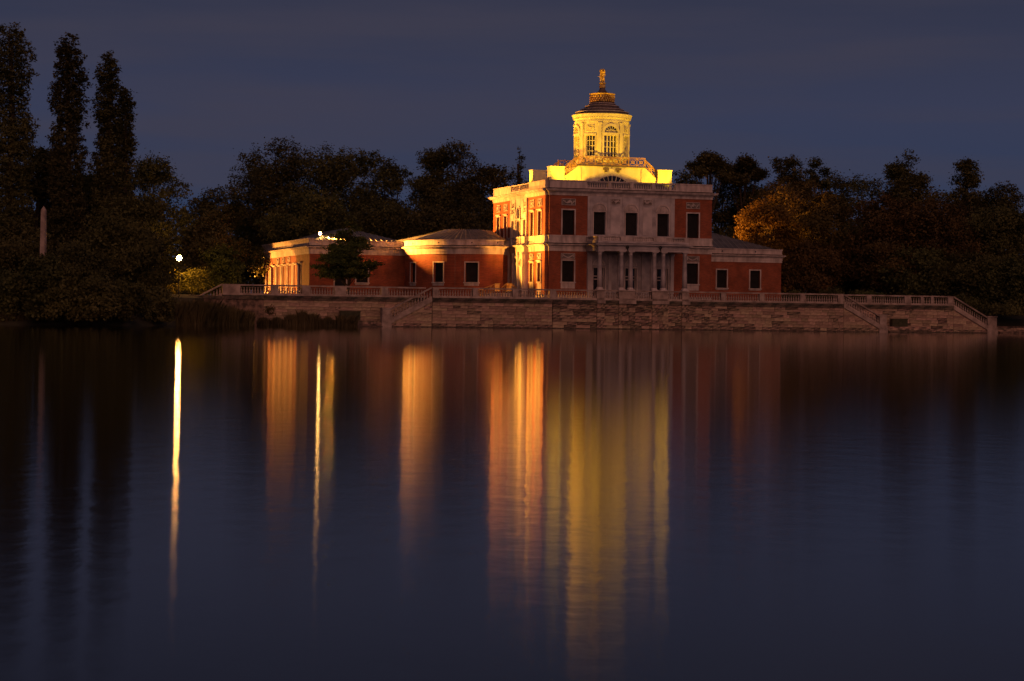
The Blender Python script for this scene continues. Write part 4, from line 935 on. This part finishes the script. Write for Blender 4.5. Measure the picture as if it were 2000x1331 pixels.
def landing(label, x0, x1, ld):
    t = thing('lake_landing', label, 'landing', PO, PHI)
    mb = MB(); mb.box(x0, x1, FY + 0.4, BY - 0.15, -0.5, 0.62); mb.build('platform', M['sand_dark'], t)
    for k in range(3):
        mb = MB(); mb.box(x0 - 0.0, x1, FY + 0.4 - (k + 1) * 0.32, FY + 0.4 - k * 0.32 - 0.004, -0.5, 0.62 - (k + 1) * 0.17); mb.build('step', M['sand_dark'] if k < 2 else M['moss_and_shade'], t)
    return t
landing('dark low landing steps at the foot of the left lake stairs', -24.0, -18.95, -1)
landing('low landing steps at the foot of the right lake stairs', 38.3, 43.6, 1)
def greenbox(label, x0, x1, y, z0, z1, grp=None):
    t = thing('wooden_chest', label, 'chest', PO, PHI, grp)
    n = 5; h = (z1 - z0) / n
    mb = MB(); mb.box(x0 + 0.05, x1 - 0.05, y + 0.05, y + 0.65, z0, z1 - 0.04); mb.build('chest_body', M['greenbox'], t)
    for k in range(n):
        mb = MB(); mb.box(x0, x1, y, y + 0.045, z0 + k * h + 0.015, z0 + (k + 1) * h - 0.015); mb.build('plank', M['greenbox'], t)
    mb = MB(); mb.box(x0 - 0.05, x1 + 0.05, y - 0.04, y + 0.7, z1 - 0.03, z1 + 0.03); mb.build('lid', M['greenbox'], t)
greenbox('dark green plank chest on the landing beside the left lake stairs', -22.9, -20.8, -2.9, 0.63, 1.55)
greenbox('dark green plank chest on the landing beside the right lake stairs', 39.6, 41.5, -2.9, 0.63, 1.5)
# embankment at the far left and low steps at the far right
def low_wall():
    t = thing('embankment_wall', 'low dark embankment wall with grassy coping behind the reeds at left', 'wall', (-27.5, 205, 0), 0.1)
    mb = MB(); mb.box(-8, -4, 0, 0.5, 0, 2.6); mb.box(-4, 3.0, 0, 0.5, 0, 2.6); mb.build('wall_core', M['sand_dark'], t)
    x = -8
    while x < 2.9:
        l = random.uniform(1.2, 1.9); l = min(l, 3.0 - x); mb = MB(); mb.box(x, x + l - 0.02, -0.12, 0.6, 2.605, 2.9); mb.build('coping_stone', M['moss_and_shade'], t); x += l
    t = thing('shore_steps', 'long low stone shore steps at the right edge of the terrace', 'steps', PO, PHI)
    for k in range(4):
        mb = MB(); mb.box(53.4, 90, BY - 0.6 + k * 0.5, BY - 0.1 + k * 0.5 - 0.004, -0.5, 0.22 + k * 0.2); mb.build('step', M['sand_dark'], t)
low_wall()

# ------------------------------------------------------------------ lamps
def px_world(px, py, Y):
    c, s = math.cos(ROLL), math.sin(ROLL); a = (px - 1000) * c + (py - 665.5) * s; b = -(px - 1000) * s + (py - 665.5) * c
    return Vector((a / F_PX * Y, Y, 1.087 + (621.04 - 665.5 - b) / F_PX * Y))
def street_lamp():
    p = Vector((-34.0, 212.0, 2.9))
    t = thing('street_lamp', 'lit sodium street lamp on a thin post glowing among the left trees', 'street lamp', p)
    h = 3.85
    mb = MB(); mb.lathe([(0.11, 0), (0.1, 0.4), (0.055, 0.5), (0.04, h - 0.35), (0.07, h - 0.3), (0.05, h - 0.27)], seg=10); mb.build('lamp_post', M['blackiron'], t)
    mb = MB(); mb.ball((0, 0, h), 0.27, 16, 12); mb.build('lamp_globe', M['lamp'], t)
    mb = MB(); mb.lathe([(0.02, h + 0.36), (0.12, h + 0.3), (0.2, h + 0.275)], seg=12); mb.build('lamp_cap', M['blackiron'], t)
street_lamp()
def spot(name, parent, loc, target, power, angle, col, blend=0.4, size=0.25):
    d = bpy.data.lights.new(name, 'SPOT'); d.energy = power; d.spot_size = math.radians(angle); d.spot_blend = blend; d.color = col; d.shadow_soft_size = size
    o = bpy.data.objects.new(name, d); C.objects.link(o); o.parent = parent; o.location = loc
    dr = Vector(target) - Vector(loc); o.rotation_euler = dr.to_track_quat('-Z', 'Y').to_euler(); return o
def floodlight(label, loc, target, power, angle, col, glow=None, size=0.22, blend=0.4, group=None):
    """loc / target in palace coordinates"""
    t = thing('floodlight', label, 'floodlight', P2W(*loc), PHI, group)
    dr = (Vector(target) - Vector(loc)).normalized()
    q = dr.to_track_quat('Z', 'Y'); f = lambda x, y, z: tuple(q @ Vector((x, y, z)))
    mb = MB(); mb.box(-size, size, -size * 0.7, size * 0.7, -0.25, 0.0, f); mb.box(-size * 0.6, size * 0.6, -size * 0.4, size * 0.4, -0.35, -0.25, f); mb.build('lamp_housing', M['blackiron'], t)
    mb = MB(); mb.tube((0, 0, -0.5), (0, 0, -0.1), 0.04); mb.box(-0.15, 0.15, -0.15, 0.15, -0.55, -0.5); mb.build('bracket', M['blackiron'], t)
    mb = MB(); mb.box(-size * 0.85, size * 0.85, -size * 0.6, size * 0.6, 0.003, 0.02, f); mb.build('lamp_face', glow or M['smallflood'], t)
    spot('flood_beam', t, tuple(dr * 0.45), tuple(dr * 5), power, angle, col, blend)
    return t
AM = (1.0, 0.37, 0.05); YE = (1.0, 0.53, 0.022)
# roof flood on the left wing, aimed at the palace's side
t = floodlight('bright lit floodlight on the edge of the left wing roof', (-19.4, 23.5, 10.32), (-4, 13.0, 10.4), 95000, 60, AM)
mb = MB(); mb.ball((0, -0.15, 0.12), 0.17, 12, 8); mb.build('lamp_globe', M['flood'], t)
# flood on the terrace washing the left side of the palace
floodlight('floodlight on the terrace beside the rotunda washing the palace left side', (-13.5, 7.5, 3.2), (0, 4.7, 9.5), 47000, 42, (1.0, 0.40, 0.045), blend=0.6)
# floods at the far end of the wing's left side
floodlight('floodlight on the lawn left of the brick wing', (-26.5, 50.5, 3.7), (-21, 41.0, 4.6), 34000, 60, (1.0, 0.36, 0.05))
floodlight('floodlight on the lawn by the near corner of the brick wing', (-31.0, 23.5, 3.5), (-21, 32.5, 4.9), 15000, 44, (1.0, 0.38, 0.055))
# tower floods on the main roof behind the parapet
for i, (l, tg, pw, an) in enumerate([((1.1, 1.0, 15.1), (7.5, 7.6, 20.2), 7200, 66), ((18.0, 1.0, 15.1), (11.8, 7.6, 20.2), 6000, 66), ((1.0, 15.5, 15.5), (8.0, 10.5, 20.5), 6000, 66)]):
    lb = ['near the front left roof corner', 'near the front right roof corner', 'at the rear left roof corner'][i]
    floodlight('yellow floodlight behind the parapet ' + lb, l, tg, pw, an, YE, group='tower floodlights')
floodlight('small floodlight behind the right wing lighting the autumn tree', (23.5, 32.5, 9.3), (38.0, 26.0, 10.8), 38000, 60, (1.0, 0.37, 0.05))

# ------------------------------------------------------------------ vegetation
def leaf_mesh(name, pts, size, m, seed, out_from=None, droop=0.0, aspect=0.6):
    rs = np.random.RandomState(seed); n = len(pts)
    nrm = rs.normal(size=(n, 3)); nrm /= np.linalg.norm(nrm, axis=1)[:, None]
    if out_from is not None:
        o = pts - out_from; o /= (np.linalg.norm(o, axis=1)[:, None] + 1e-6); nrm = nrm * 0.8 + o * 0.7; nrm[:, 2] += 0.25; nrm /= np.linalg.norm(nrm, axis=1)[:, None]
    u = np.cross(nrm, rs.normal(size=(n, 3))); u /= np.linalg.norm(u, axis=1)[:, None]; v = np.cross(nrm, u)
    s = (size * rs.uniform(0.45, 1.45, n))[:, None]
    a = pts + u * s * 0.5; b = pts + v * s * aspect * 0.5 + nrm * s * 0.08; c = pts - u * s * 0.5; d = pts - v * s * aspect * 0.5 + nrm * s * 0.08
    vs = np.stack([a, b, c, d], 1).reshape(-1, 3)
    me = bpy.data.meshes.new(name); me.vertices.add(4 * n); me.vertices.foreach_set('co', vs.astype(np.float32).ravel())
    me.loops.add(4 * n); me.loops.foreach_set('vertex_index', np.arange(4 * n, dtype=np.int32)); me.polygons.add(n); me.polygons.foreach_set('loop_start', np.arange(0, 4 * n, 4, dtype=np.int32))
    me.update(calc_edges=True); me.materials.append(m); return me
def clumped(rs, blobs, nclump, per, cr, shell=0.55):
    """leaf positions: clumps on and in the blobs"""
    vol = np.array([b[3] * b[4] * b[5] for b in blobs]) ** 0.67; pr = vol / vol.sum()
    idx = rs.choice(len(blobs), nclump, p=pr); B = np.array(blobs)[idx]
    d = rs.normal(size=(nclump, 3)); d /= np.linalg.norm(d, axis=1)[:, None]; rad = rs.uniform(shell, 1.0, nclump)[:, None]
    ctr = B[:, :3] + d * B[:, 3:6] * rad
    sc = rs.uniform(0.55, 1.3, nclump)
    p = np.repeat(ctr, per, 0) + rs.normal(size=(nclump * per, 3)) * np.repeat(cr * sc, per)[:, None] * np.array([1, 1, 0.7]) * 0.55
    return p
def tree(name, label, px, top, wpx, Y, base=3.0, kind='round', m='leaf_dark', leaf=0.42, n=9000, seed=0, group=None, crown0=0.28, bottom=None, trunk=True, flatness=1.0):
    """px: centre column and top row of the crown as read off, at distance Y; sizes in metres follow"""
    rs = np.random.RandomState(seed + 100); pt = px_world(px, top, Y); X = pt.x; ztop = pt.z; wd = wpx / F_PX * Y; h = ztop - base
    t = thing(name, label, 'tree' if name != 'shrub' else 'shrub', (X, Y, base), 0, group)
    blobs = []
    if kind == 'poplar':
        wd = wd * 1.34; n = int(n * 1.6); leaf *= 0.85
        for k in range(44):
            u = (k + 0.5) / 44; r = wd / 2 * (0.98 - 0.24 * u + 0.07 * math.sin(u * 23 + seed)) * (1 if u < 0.93 else 1 - (u - 0.93) * 6)
            off = wd * 0.07; blobs.append((rs.uniform(-off, off), rs.uniform(-off, off), h * (0.05 + 0.93 * u), r * rs.uniform(0.84, 0.98), r * rs.uniform(0.8, 0.95), h * 0.03))
        cr, per = 0.30, 14
    elif kind == 'layered':
        for k in range(14):
            u = k / 13; r = wd / 2 * (1.0 - 0.72 * u ** 1.3); z = h * (crown0 + (0.97 - crown0) * u)
            for j in range(3 if u < 0.8 else 1):
                a = rs.uniform(0, 2 * PI); q = r * rs.uniform(0.3, 0.62); blobs.append((q * math.cos(a), q * math.sin(a), z, r * 0.6, r * 0.6, 0.28))
        cr, per = 0.32, 20
    elif kind == 'umbrella':
        for k in range(15):
            a = rs.uniform(0, 2 * PI); q = wd / 2 * math.sqrt(rs.rand()) * 0.75; z = h * (1 - 0.07) - (q / (wd / 2)) ** 2 * h * 0.14 - rs.uniform(0, h * 0.10)
            blobs.append((q * math.cos(a), q * math.sin(a), z, wd * 0.17, wd * 0.17, wd * 0.085))
        cr, per = 0.6, 20
    elif kind == 'conifer':
        for k in range(16):
            u = k / 15; r = wd / 2 * (1 - u) ** 0.8 + 0.15; blobs.append((rs.uniform(-.2, .2), rs.uniform(-.2, .2), h * (0.2 + 0.78 * u), r, r, h * 0.035))
        cr, per = 0.45, 18
    else:
        zc0 = h * crown0; hc = h - zc0; nb = 34; wd = wd * 1.3
        for k in range(nb):
            a = rs.uniform(0, 2 * PI); u = rs.rand() ** 0.8
            env = wd / 2 * math.sin(PI * (0.22 + 0.58 * u)) ** 0.55
            br = wd * rs.uniform(0.11, 0.19); q = max(0, env - br * 0.8) * rs.rand() ** 0.5
            z = zc0 + u * (hc - br * 0.9); blobs.append((q * math.cos(a), q * math.sin(a) * 0.9, z, br, br, br * 0.78))
        blobs.append((rs.uniform(-.1, .1) * wd, 0, h - wd * 0.14, wd * 0.15, wd * 0.15, wd * 0.13))
        cr, per = min(0.9, wd * 0.05 + 0.22), 22
    if leaf > 0.3: n = int(n * 1.9)
    pts = clumped(rs, blobs, max(20, n // per), per, cr)
    pts = pts[pts[:, 2] > 0.1]
    me = leaf_mesh('crown', pts, leaf * (0.7 if leaf > 0.3 else 1.0), M[m], seed, np.array([0, 0, h * 0.6]))
    link('crown', me, t)
    if trunk:
        mb = MB(); tr_ = max(0.16, min(0.55, h * 0.022)); segs = 6; p0 = Vector((0, 0, -0.3)); lean = (rs.uniform(-.4, .4), rs.uniform(-.4, .4))
        ht = h * (0.9 if kind in ('poplar', 'conifer', 'layered') else 0.62)
        nodes = [Vector((lean[0] * (k / segs) + rs.uniform(-.15, .15) * (k > 0), lean[1] * k / segs, ht * k / segs - (0.3 if k == 0 else 0))) for k in range(segs + 1)]
        for k in range(segs): mb.tube(nodes[k], nodes[k + 1], tr_ * (1 - 0.75 * k / segs), tr_ * (1 - 0.75 * (k + 1) / segs), 8)
        bl = blobs if len(blobs) < 20 else [blobs[i] for i in rs.choice(len(blobs), 16, replace=False)]
        for b in bl:
            k = int(min(segs, max(1, b[2] / ht * segs * 0.7))); a = nodes[k]; e = Vector(b[:3])
            if (e - a).length > 0.5:
                md = (a + e) / 2 + Vector((0, 0, -0.06 * (e - a).length)); mb.tube(a, md, tr_ * 0.35, tr_ * 0.22, 5); mb.tube(md, e, tr_ * 0.22, tr_ * 0.07, 5)
        mb.build('trunk', M['bark'], t)
    return t

# poplars at the left
tree('poplar_tree', 'tallest dark poplar, cut by the left edge of the photo', 22, 42, 92, 192, 1.5, 'poplar', 'leaf_poplar', 0.30, 26000, 1)
tree('poplar_tree', 'middle tall columnar poplar of the left group', 137, 66, 70, 194, 1.5, 'poplar', 'leaf_poplar', 0.30, 22000, 2)
tree('poplar_tree', 'third columnar poplar with a straight tall crown', 212, 100, 56, 198, 1.5, 'poplar', 'leaf_poplar', 0.30, 18000, 3)
tree('poplar_tree', 'shorter slim poplar leaning on the third one, its right neighbour', 246, 167, 40, 200, 1.5, 'poplar', 'leaf_poplar', 0.30, 12000, 4)
tree('broadleaf_tree', 'dark broad tree behind and right of the poplars above the street lamp', 300, 300, 150, 222, 2, 'round', 'leaf_dark', 0.42, 14000, 5, crown0=0.1)
tree('broadleaf_tree', 'dark bushy tree between the two tallest poplars', 78, 285, 120, 205, 1.5, 'round', 'leaf_dark', 0.40, 13000, 6, crown0=0.06)
tree('broadleaf_tree', 'dark bushy tree filling the gap left of the third poplar', 170, 330, 130, 206, 1.5, 'round', 'leaf_dark', 0.40, 13000, 7, crown0=0.06)
tree('broadleaf_tree', 'broad dark tree at the lake edge below the third poplar', 240, 380, 160, 190, 1.2, 'round', 'leaf_dark', 0.38, 13000, 8, crown0=0.04)
tree('broadleaf_tree', 'low dark tree at the lake edge at the far left', 20, 430, 140, 178, 0.8, 'round', 'leaf_dark', 0.36, 12000, 9, crown0=0.03)
tree('broadleaf_tree', 'low dark tree at the lake edge beneath the middle poplar', 140, 470, 150, 176, 0.6, 'round', 'leaf_dark', 0.34, 12000, 10, crown0=0.03)
tree('broadleaf_tree', 'dark tree just left of the street lamp', 268, 440, 110, 196, 1.5, 'round', 'leaf_dark', 0.36, 10000, 11, crown0=0.04)
for i, (px, tp, wp, Y) in enumerate([(12, 520, 110, 172), (95, 528, 120, 171), (180, 535, 120, 172), (250, 545, 90, 176), (300, 560, 70, 182)]):
    tree('shrub', ['dark shrub at the waterline in the lower left corner', 'dark shrub below the pale obelisk at the waterline', 'dark shrub at the waterline beneath the third poplar', 'dark shrub at the waterline left of the reeds', 'dark shrub behind the reeds below the street lamp'][i], px, tp, wp, Y, 0.3, 'round', 'leaf_dark', 0.28, 7000, 30 + i, crown0=0.0, trunk=False)
tree('shrub', 'dark bush hiding the foot of the pale obelisk', 84, 494, 70, 169.5, 0.6, 'round', 'leaf_dark', 0.28, 7000, 39, crown0=0.0, trunk=False)
# bushes with the lamp's yellow light also put into their leaf colour
tree('shrub', 'shrub glowing yellow directly right of the street lamp post', 378, 522, 66, 214.0, 3.0, 'round', 'leaf_lamplit', 0.2, 3600, 41, crown0=0.0)
tree('shrub', 'small shrub with lamplit yellow leaves left of the street lamp post', 322, 545, 66, 214.0, 2.8, 'round', 'leaf_lamplit', 0.2, 2600, 42, crown0=0.0)
tree('broadleaf_tree', 'low round dark tree between street lamp and brick wing', 430, 474, 86, 222, 3.0, 'round', 'leaf_green', 0.26, 9000, 43, crown0=0.05)
# trees behind the left wing
BG = [(428, 362, 110, 262, 0), (395, 420, 90, 250, 0), (460, 395, 100, 290, 0), (506, 300, 120, 282, 0), (548, 262, 150, 275, 0), (640, 278, 170, 272, 0), (700, 290, 110, 280, 0), (600, 360, 180, 262, 0),
      (772, 312, 100, 278, 0), (745, 380, 140, 268, 0), (848, 290, 90, 285, 0), (888, 276, 130, 280, 0), (940, 320, 110, 275, 0), (985, 326, 90, 300, 0), (870, 370, 180, 264, 0), (1050, 350, 120, 290, 0)]
LB = ['dark tree right of the street lamp with a rounded tip, outermost of the back row', 'low dark tree rising just behind the street lamp glow', 'dark tree in the dip left of the big central group', 'left shoulder tree of the tallest group behind the left wing', 'tallest broad tree behind the left wing',
      'second tallest broad tree behind the left wing, right of the tallest', 'dark tree forming the right shoulder of the tall group', 'wide dark tree directly behind the left wing roof', 'pointed dark tree in the middle of the back row', 'wide dark tree behind the metal roof of the left wing',
      'dark tree left of the tall one near the palace', 'tall flat topped dark tree left of the palace', 'dark tree behind the rotunda roof right of the tall flat topped one', 'dark tree touching the left edge of the palace roof', 'wide low dark tree behind the rotunda', 'dark tree hidden behind the palace left roof corner']
for i, (px, tp, wp, Y, k) in enumerate(BG):
    tree('broadleaf_tree', LB[i], px, tp, wp, Y, 3.0, 'round', 'leaf_dark', 0.46, 13000 if wp > 120 else 9000, 50 + i, crown0=0.1, group='trees behind the left wing')
tree('conifer_tree', 'narrow pointed conifer just left of the palace tower', 1017, 290, 34, 300, 3.0, 'conifer', 'leaf_dark', 0.4, 5000, 70)
# trees right of the palace
tree('umbrella_tree', 'open umbrella shaped tree with a bare trunk right of the palace roof', 1384, 277, 92, 282, 3, 'umbrella', 'leaf_dark', 0.45, 6500, 71)
tree('umbrella_tree', 'flat topped open tree right of the umbrella shaped one', 1455, 289, 104, 285, 3, 'umbrella', 'leaf_dark', 0.45, 7500, 72)
RT = [(1335, 330, 90, 300, 'leaf_dark', 'dark tree peeping over the right roof parapet'), (1410, 345, 110, 290, 'leaf_dark', 'dark tree directly behind the palace right corner'), (1470, 350, 120, 288, 'leaf_dark', 'dark tree below the flat topped tree'),
      (1552, 303, 80, 280, 'leaf_dark', 'dark tree with a tufted top above the autumn tree'), (1592, 307, 60, 290, 'leaf_dark', 'narrow dark tree with a rounded tuft right of the tufted one'), (1640, 335, 100, 295, 'leaf_dark', 'dark tree in the dip right of the autumn tree'),
      (1690, 340, 100, 300, 'leaf_dark', 'dark tree at the lowest point of the right skyline'), (1545, 345, 150, 266, 'leaf_autumn_dark', 'large autumn tree with brownish leaves standing behind the right wing'),
      (1600, 375, 130, 262, 'leaf_autumn_dark', 'brownish broad tree right of the big autumn tree'), (1778, 292, 100, 275, 'leaf_dark', 'tall layered tree at the right with tiered top'), (1782, 335, 130, 272, 'leaf_dark', 'broad dark tree beneath the tiered top'),
      (1888, 307, 78, 282, 'leaf_dark', 'isolated tufted tree top near the right edge'), (1890, 365, 110, 275, 'leaf_dark', 'dark tree below the isolated tuft'), (1960, 355, 120, 270, 'leaf_dark', 'dark tree at the right edge of the skyline'),
      (1740, 375, 160, 256, 'leaf_autumn_dark', 'broad brownish tree in front of the right skyline'), (1840, 385, 170, 252, 'leaf_autumn_dark', 'broad brownish tree behind the right end of the balustrade'), (1950, 400, 150, 250, 'leaf_dark', 'dark broad tree cut by the right edge'),
      (1590, 470, 130, 256, 'leaf_autumn_dark', 'low brown tree above the balustrade right of the wing'), (1660, 480, 130, 262, 'leaf_dark', 'dark understorey tree above the right balustrade'), (1740, 470, 120, 250, 'leaf_autumn_dark', 'low brown tree in the middle of the right wood'),
      (1810, 480, 140, 248, 'leaf_dark', 'low dark tree behind the far right balustrade'), (1900, 490, 130, 244, 'leaf_dark', 'low dark tree above the end stairs'), (1975, 500, 110, 240, 'leaf_dark', 'low dark tree at the lower right edge')]
for i, (px, tp, wp, Y, m_, lb) in enumerate(RT):
    tree('broadleaf_tree', lb, px, tp, wp, Y, 3.0, 'round', m_, 0.44, 13000 if wp > 110 else 8000, 80 + i, crown0=0.08 if tp > 330 else 0.25, group='trees in the right wood')
tree('autumn_tree', 'autumn tree with leaves lit bright orange by the palace floodlight', 1502, 385, 110, 256, 3.0, 'round', 'leaf_autumn', 0.40, 13000, 120, crown0=0.12)
for i, (px, tp, wp, Y) in enumerate([(1560, 565, 60, 240), (1620, 560, 70, 242), (1690, 562, 80, 240), (1880, 575, 80, 238), (1960, 585, 90, 236), (2010, 560, 90, 238)]):
    tree('shrub', ['low shrub right of the brick wing', 'low shrub behind the right balustrade piers', 'low shrub behind the balustrade above the right stairs', 'low shrub beside the end stairs', 'low shrub beside the big end pier', 'shrub at the lower right edge above the shore steps'][i], px, tp, wp, Y, 2.0, 'round', 'leaf_dark', 0.26, 4000, 130 + i, crown0=0.0, trunk=False)
tree('shrub', 'small yellow green bush peeping over the right balustrade', 1715, 567, 34, 236, 3.0, 'round', 'leaf_green', 0.16, 900, 140, crown0=0.0, trunk=False)
# the small tree before the left wing
tree('layered_tree', 'small layered tree on the terrace in front of the left wing', 683, 434, 134, 225, 3.0, 'layered', 'leaf_green', 0.24, 20000, 150, crown0=0.30)
# a far wood closing the horizon
def far_wood():
    rs = np.random.RandomState(5); blobs = []
    for k in range(150):
        x = -130 + 260 * k / 149 + rs.uniform(-2, 2); blobs.append((x, rs.uniform(310, 330), rs.uniform(6, 14), 5.5, 4, rs.uniform(4, 6.5)))
    for k in range(120):
        x = -130 + 260 * k / 119; blobs.append((x, rs.uniform(308, 326), rs.uniform(2, 5), 5.5, 4, 4.5))
    pts = clumped(rs, blobs, 5200, 22, 1.2); me = leaf_mesh('distant_wood', pts, 0.9, M['leaf_dark'], 9)
    prop(link('distant_wood', me), kind='stuff', label='dark wood closing the horizon behind the palace and its trees', cat='wood')
far_wood()
# reeds and grasses
def blades(name, label, cat, xs, Yf, hfun, n, z0=0.0, w_=0.05, m='reed', seed=3, lean=0.25):
    rs = np.random.RandomState(seed); X = rs.uniform(xs[0], xs[1], n); Y = np.array([Yf(x) for x in X]) + rs.uniform(-1.4, 1.4, n); H = np.array([hfun(x) for x in X]) * rs.uniform(0.55, 1.08, n)
    lx = rs.normal(0, lean, n) * H; ly = rs.normal(0, lean, n) * H; a = rs.uniform(0, PI, n); wx, wy = np.cos(a) * w_, np.sin(a) * w_
    B = np.stack([X, Y, np.full(n, z0)], 1); v = np.empty((n, 5, 3)); W = np.stack([wx, wy, np.zeros(n)], 1)
    mid = B + np.stack([lx * 0.3, ly * 0.3, H * 0.6], 1); tip = B + np.stack([lx, ly, H], 1)
    v[:, 0] = B - W / 2; v[:, 1] = B + W / 2; v[:, 2] = mid + W * 0.45; v[:, 3] = tip; v[:, 4] = mid - W * 0.45
    me = bpy.data.meshes.new(name); me.vertices.add(5 * n); me.vertices.foreach_set('co', v.astype(np.float32).ravel()); me.loops.add(5 * n); me.loops.foreach_set('vertex_index', np.arange(5 * n, dtype=np.int32)); me.polygons.add(n); me.polygons.foreach_set('loop_start', np.arange(0, 5 * n, 5, dtype=np.int32))
    me.update(calc_edges=True); me.materials.append(M[m]); o = link(name, me); prop(o, label, cat, None, 'stuff'); return o
blades('reed_bed', 'tall reeds along the left shore below the street lamp', 'reeds', (-35, -24.5), lambda x: 184 + (x + 35) * 1.2, lambda x: 2.5 if x < -28 else 2.5 - (x + 28) * 0.3, 9000, -0.1)
blades('shore_grass', 'dark grass fringing the left shore at the waterline', 'grass', (-50, -33), lambda x: 168 + max(0, x + 45) * 1.0, lambda x: 1.2, 6000, -0.1, seed=5)
def clump_h(x): u = (x + 24.5) / 9.5; return 0.75 + 0.75 * math.exp(-((u - 0.42) / 0.16) ** 2) + 0.35 * math.exp(-((u - 0.85) / 0.14) ** 2) + 0.22 * math.sin(x * 5.1)
blades('grass_clump', 'dark green grass clump at the foot of the set back left wall', 'grass', (-24.8, -15.4), lambda x: 203.5 + (x + 25) * 0.3, clump_h, 9000, -0.05, seed=7, lean=0.18)
tree('shrub', 'reddish weed rising from the grass clump before the left wall', 527, 598, 16, 205, 0.8, 'round', 'leaf_autumn_dark', 0.14, 240, 160, crown0=0.3, trunk=False)
tree('shrub', 'weeds growing on the quay wall foot below the right wing', 1510, 622, 34, 226.0, 0.3, 'round', 'leaf_autumn_dark', 0.14, 500, 161, crown0=0.0, trunk=False)
# pale obelisk among the left trees
t = thing('obelisk', 'pale slender stone obelisk showing between the dark left trees', 'obelisk', (-38.9, 172.3, 1.0))
mb = MB(); q = 0.24
mb.lathe([(0.26 * 1.41, 0), (0.17 * 1.41, 8.55), (0.01, 8.85)], seg=4, sm=False); mb.build('shaft', M['balu'], t, rz=0.6)
mb = MB(); mb.box(-0.5, 0.5, -0.5, 0.5, -0.3, 0.6); mb.build('base', M['marble'], t)
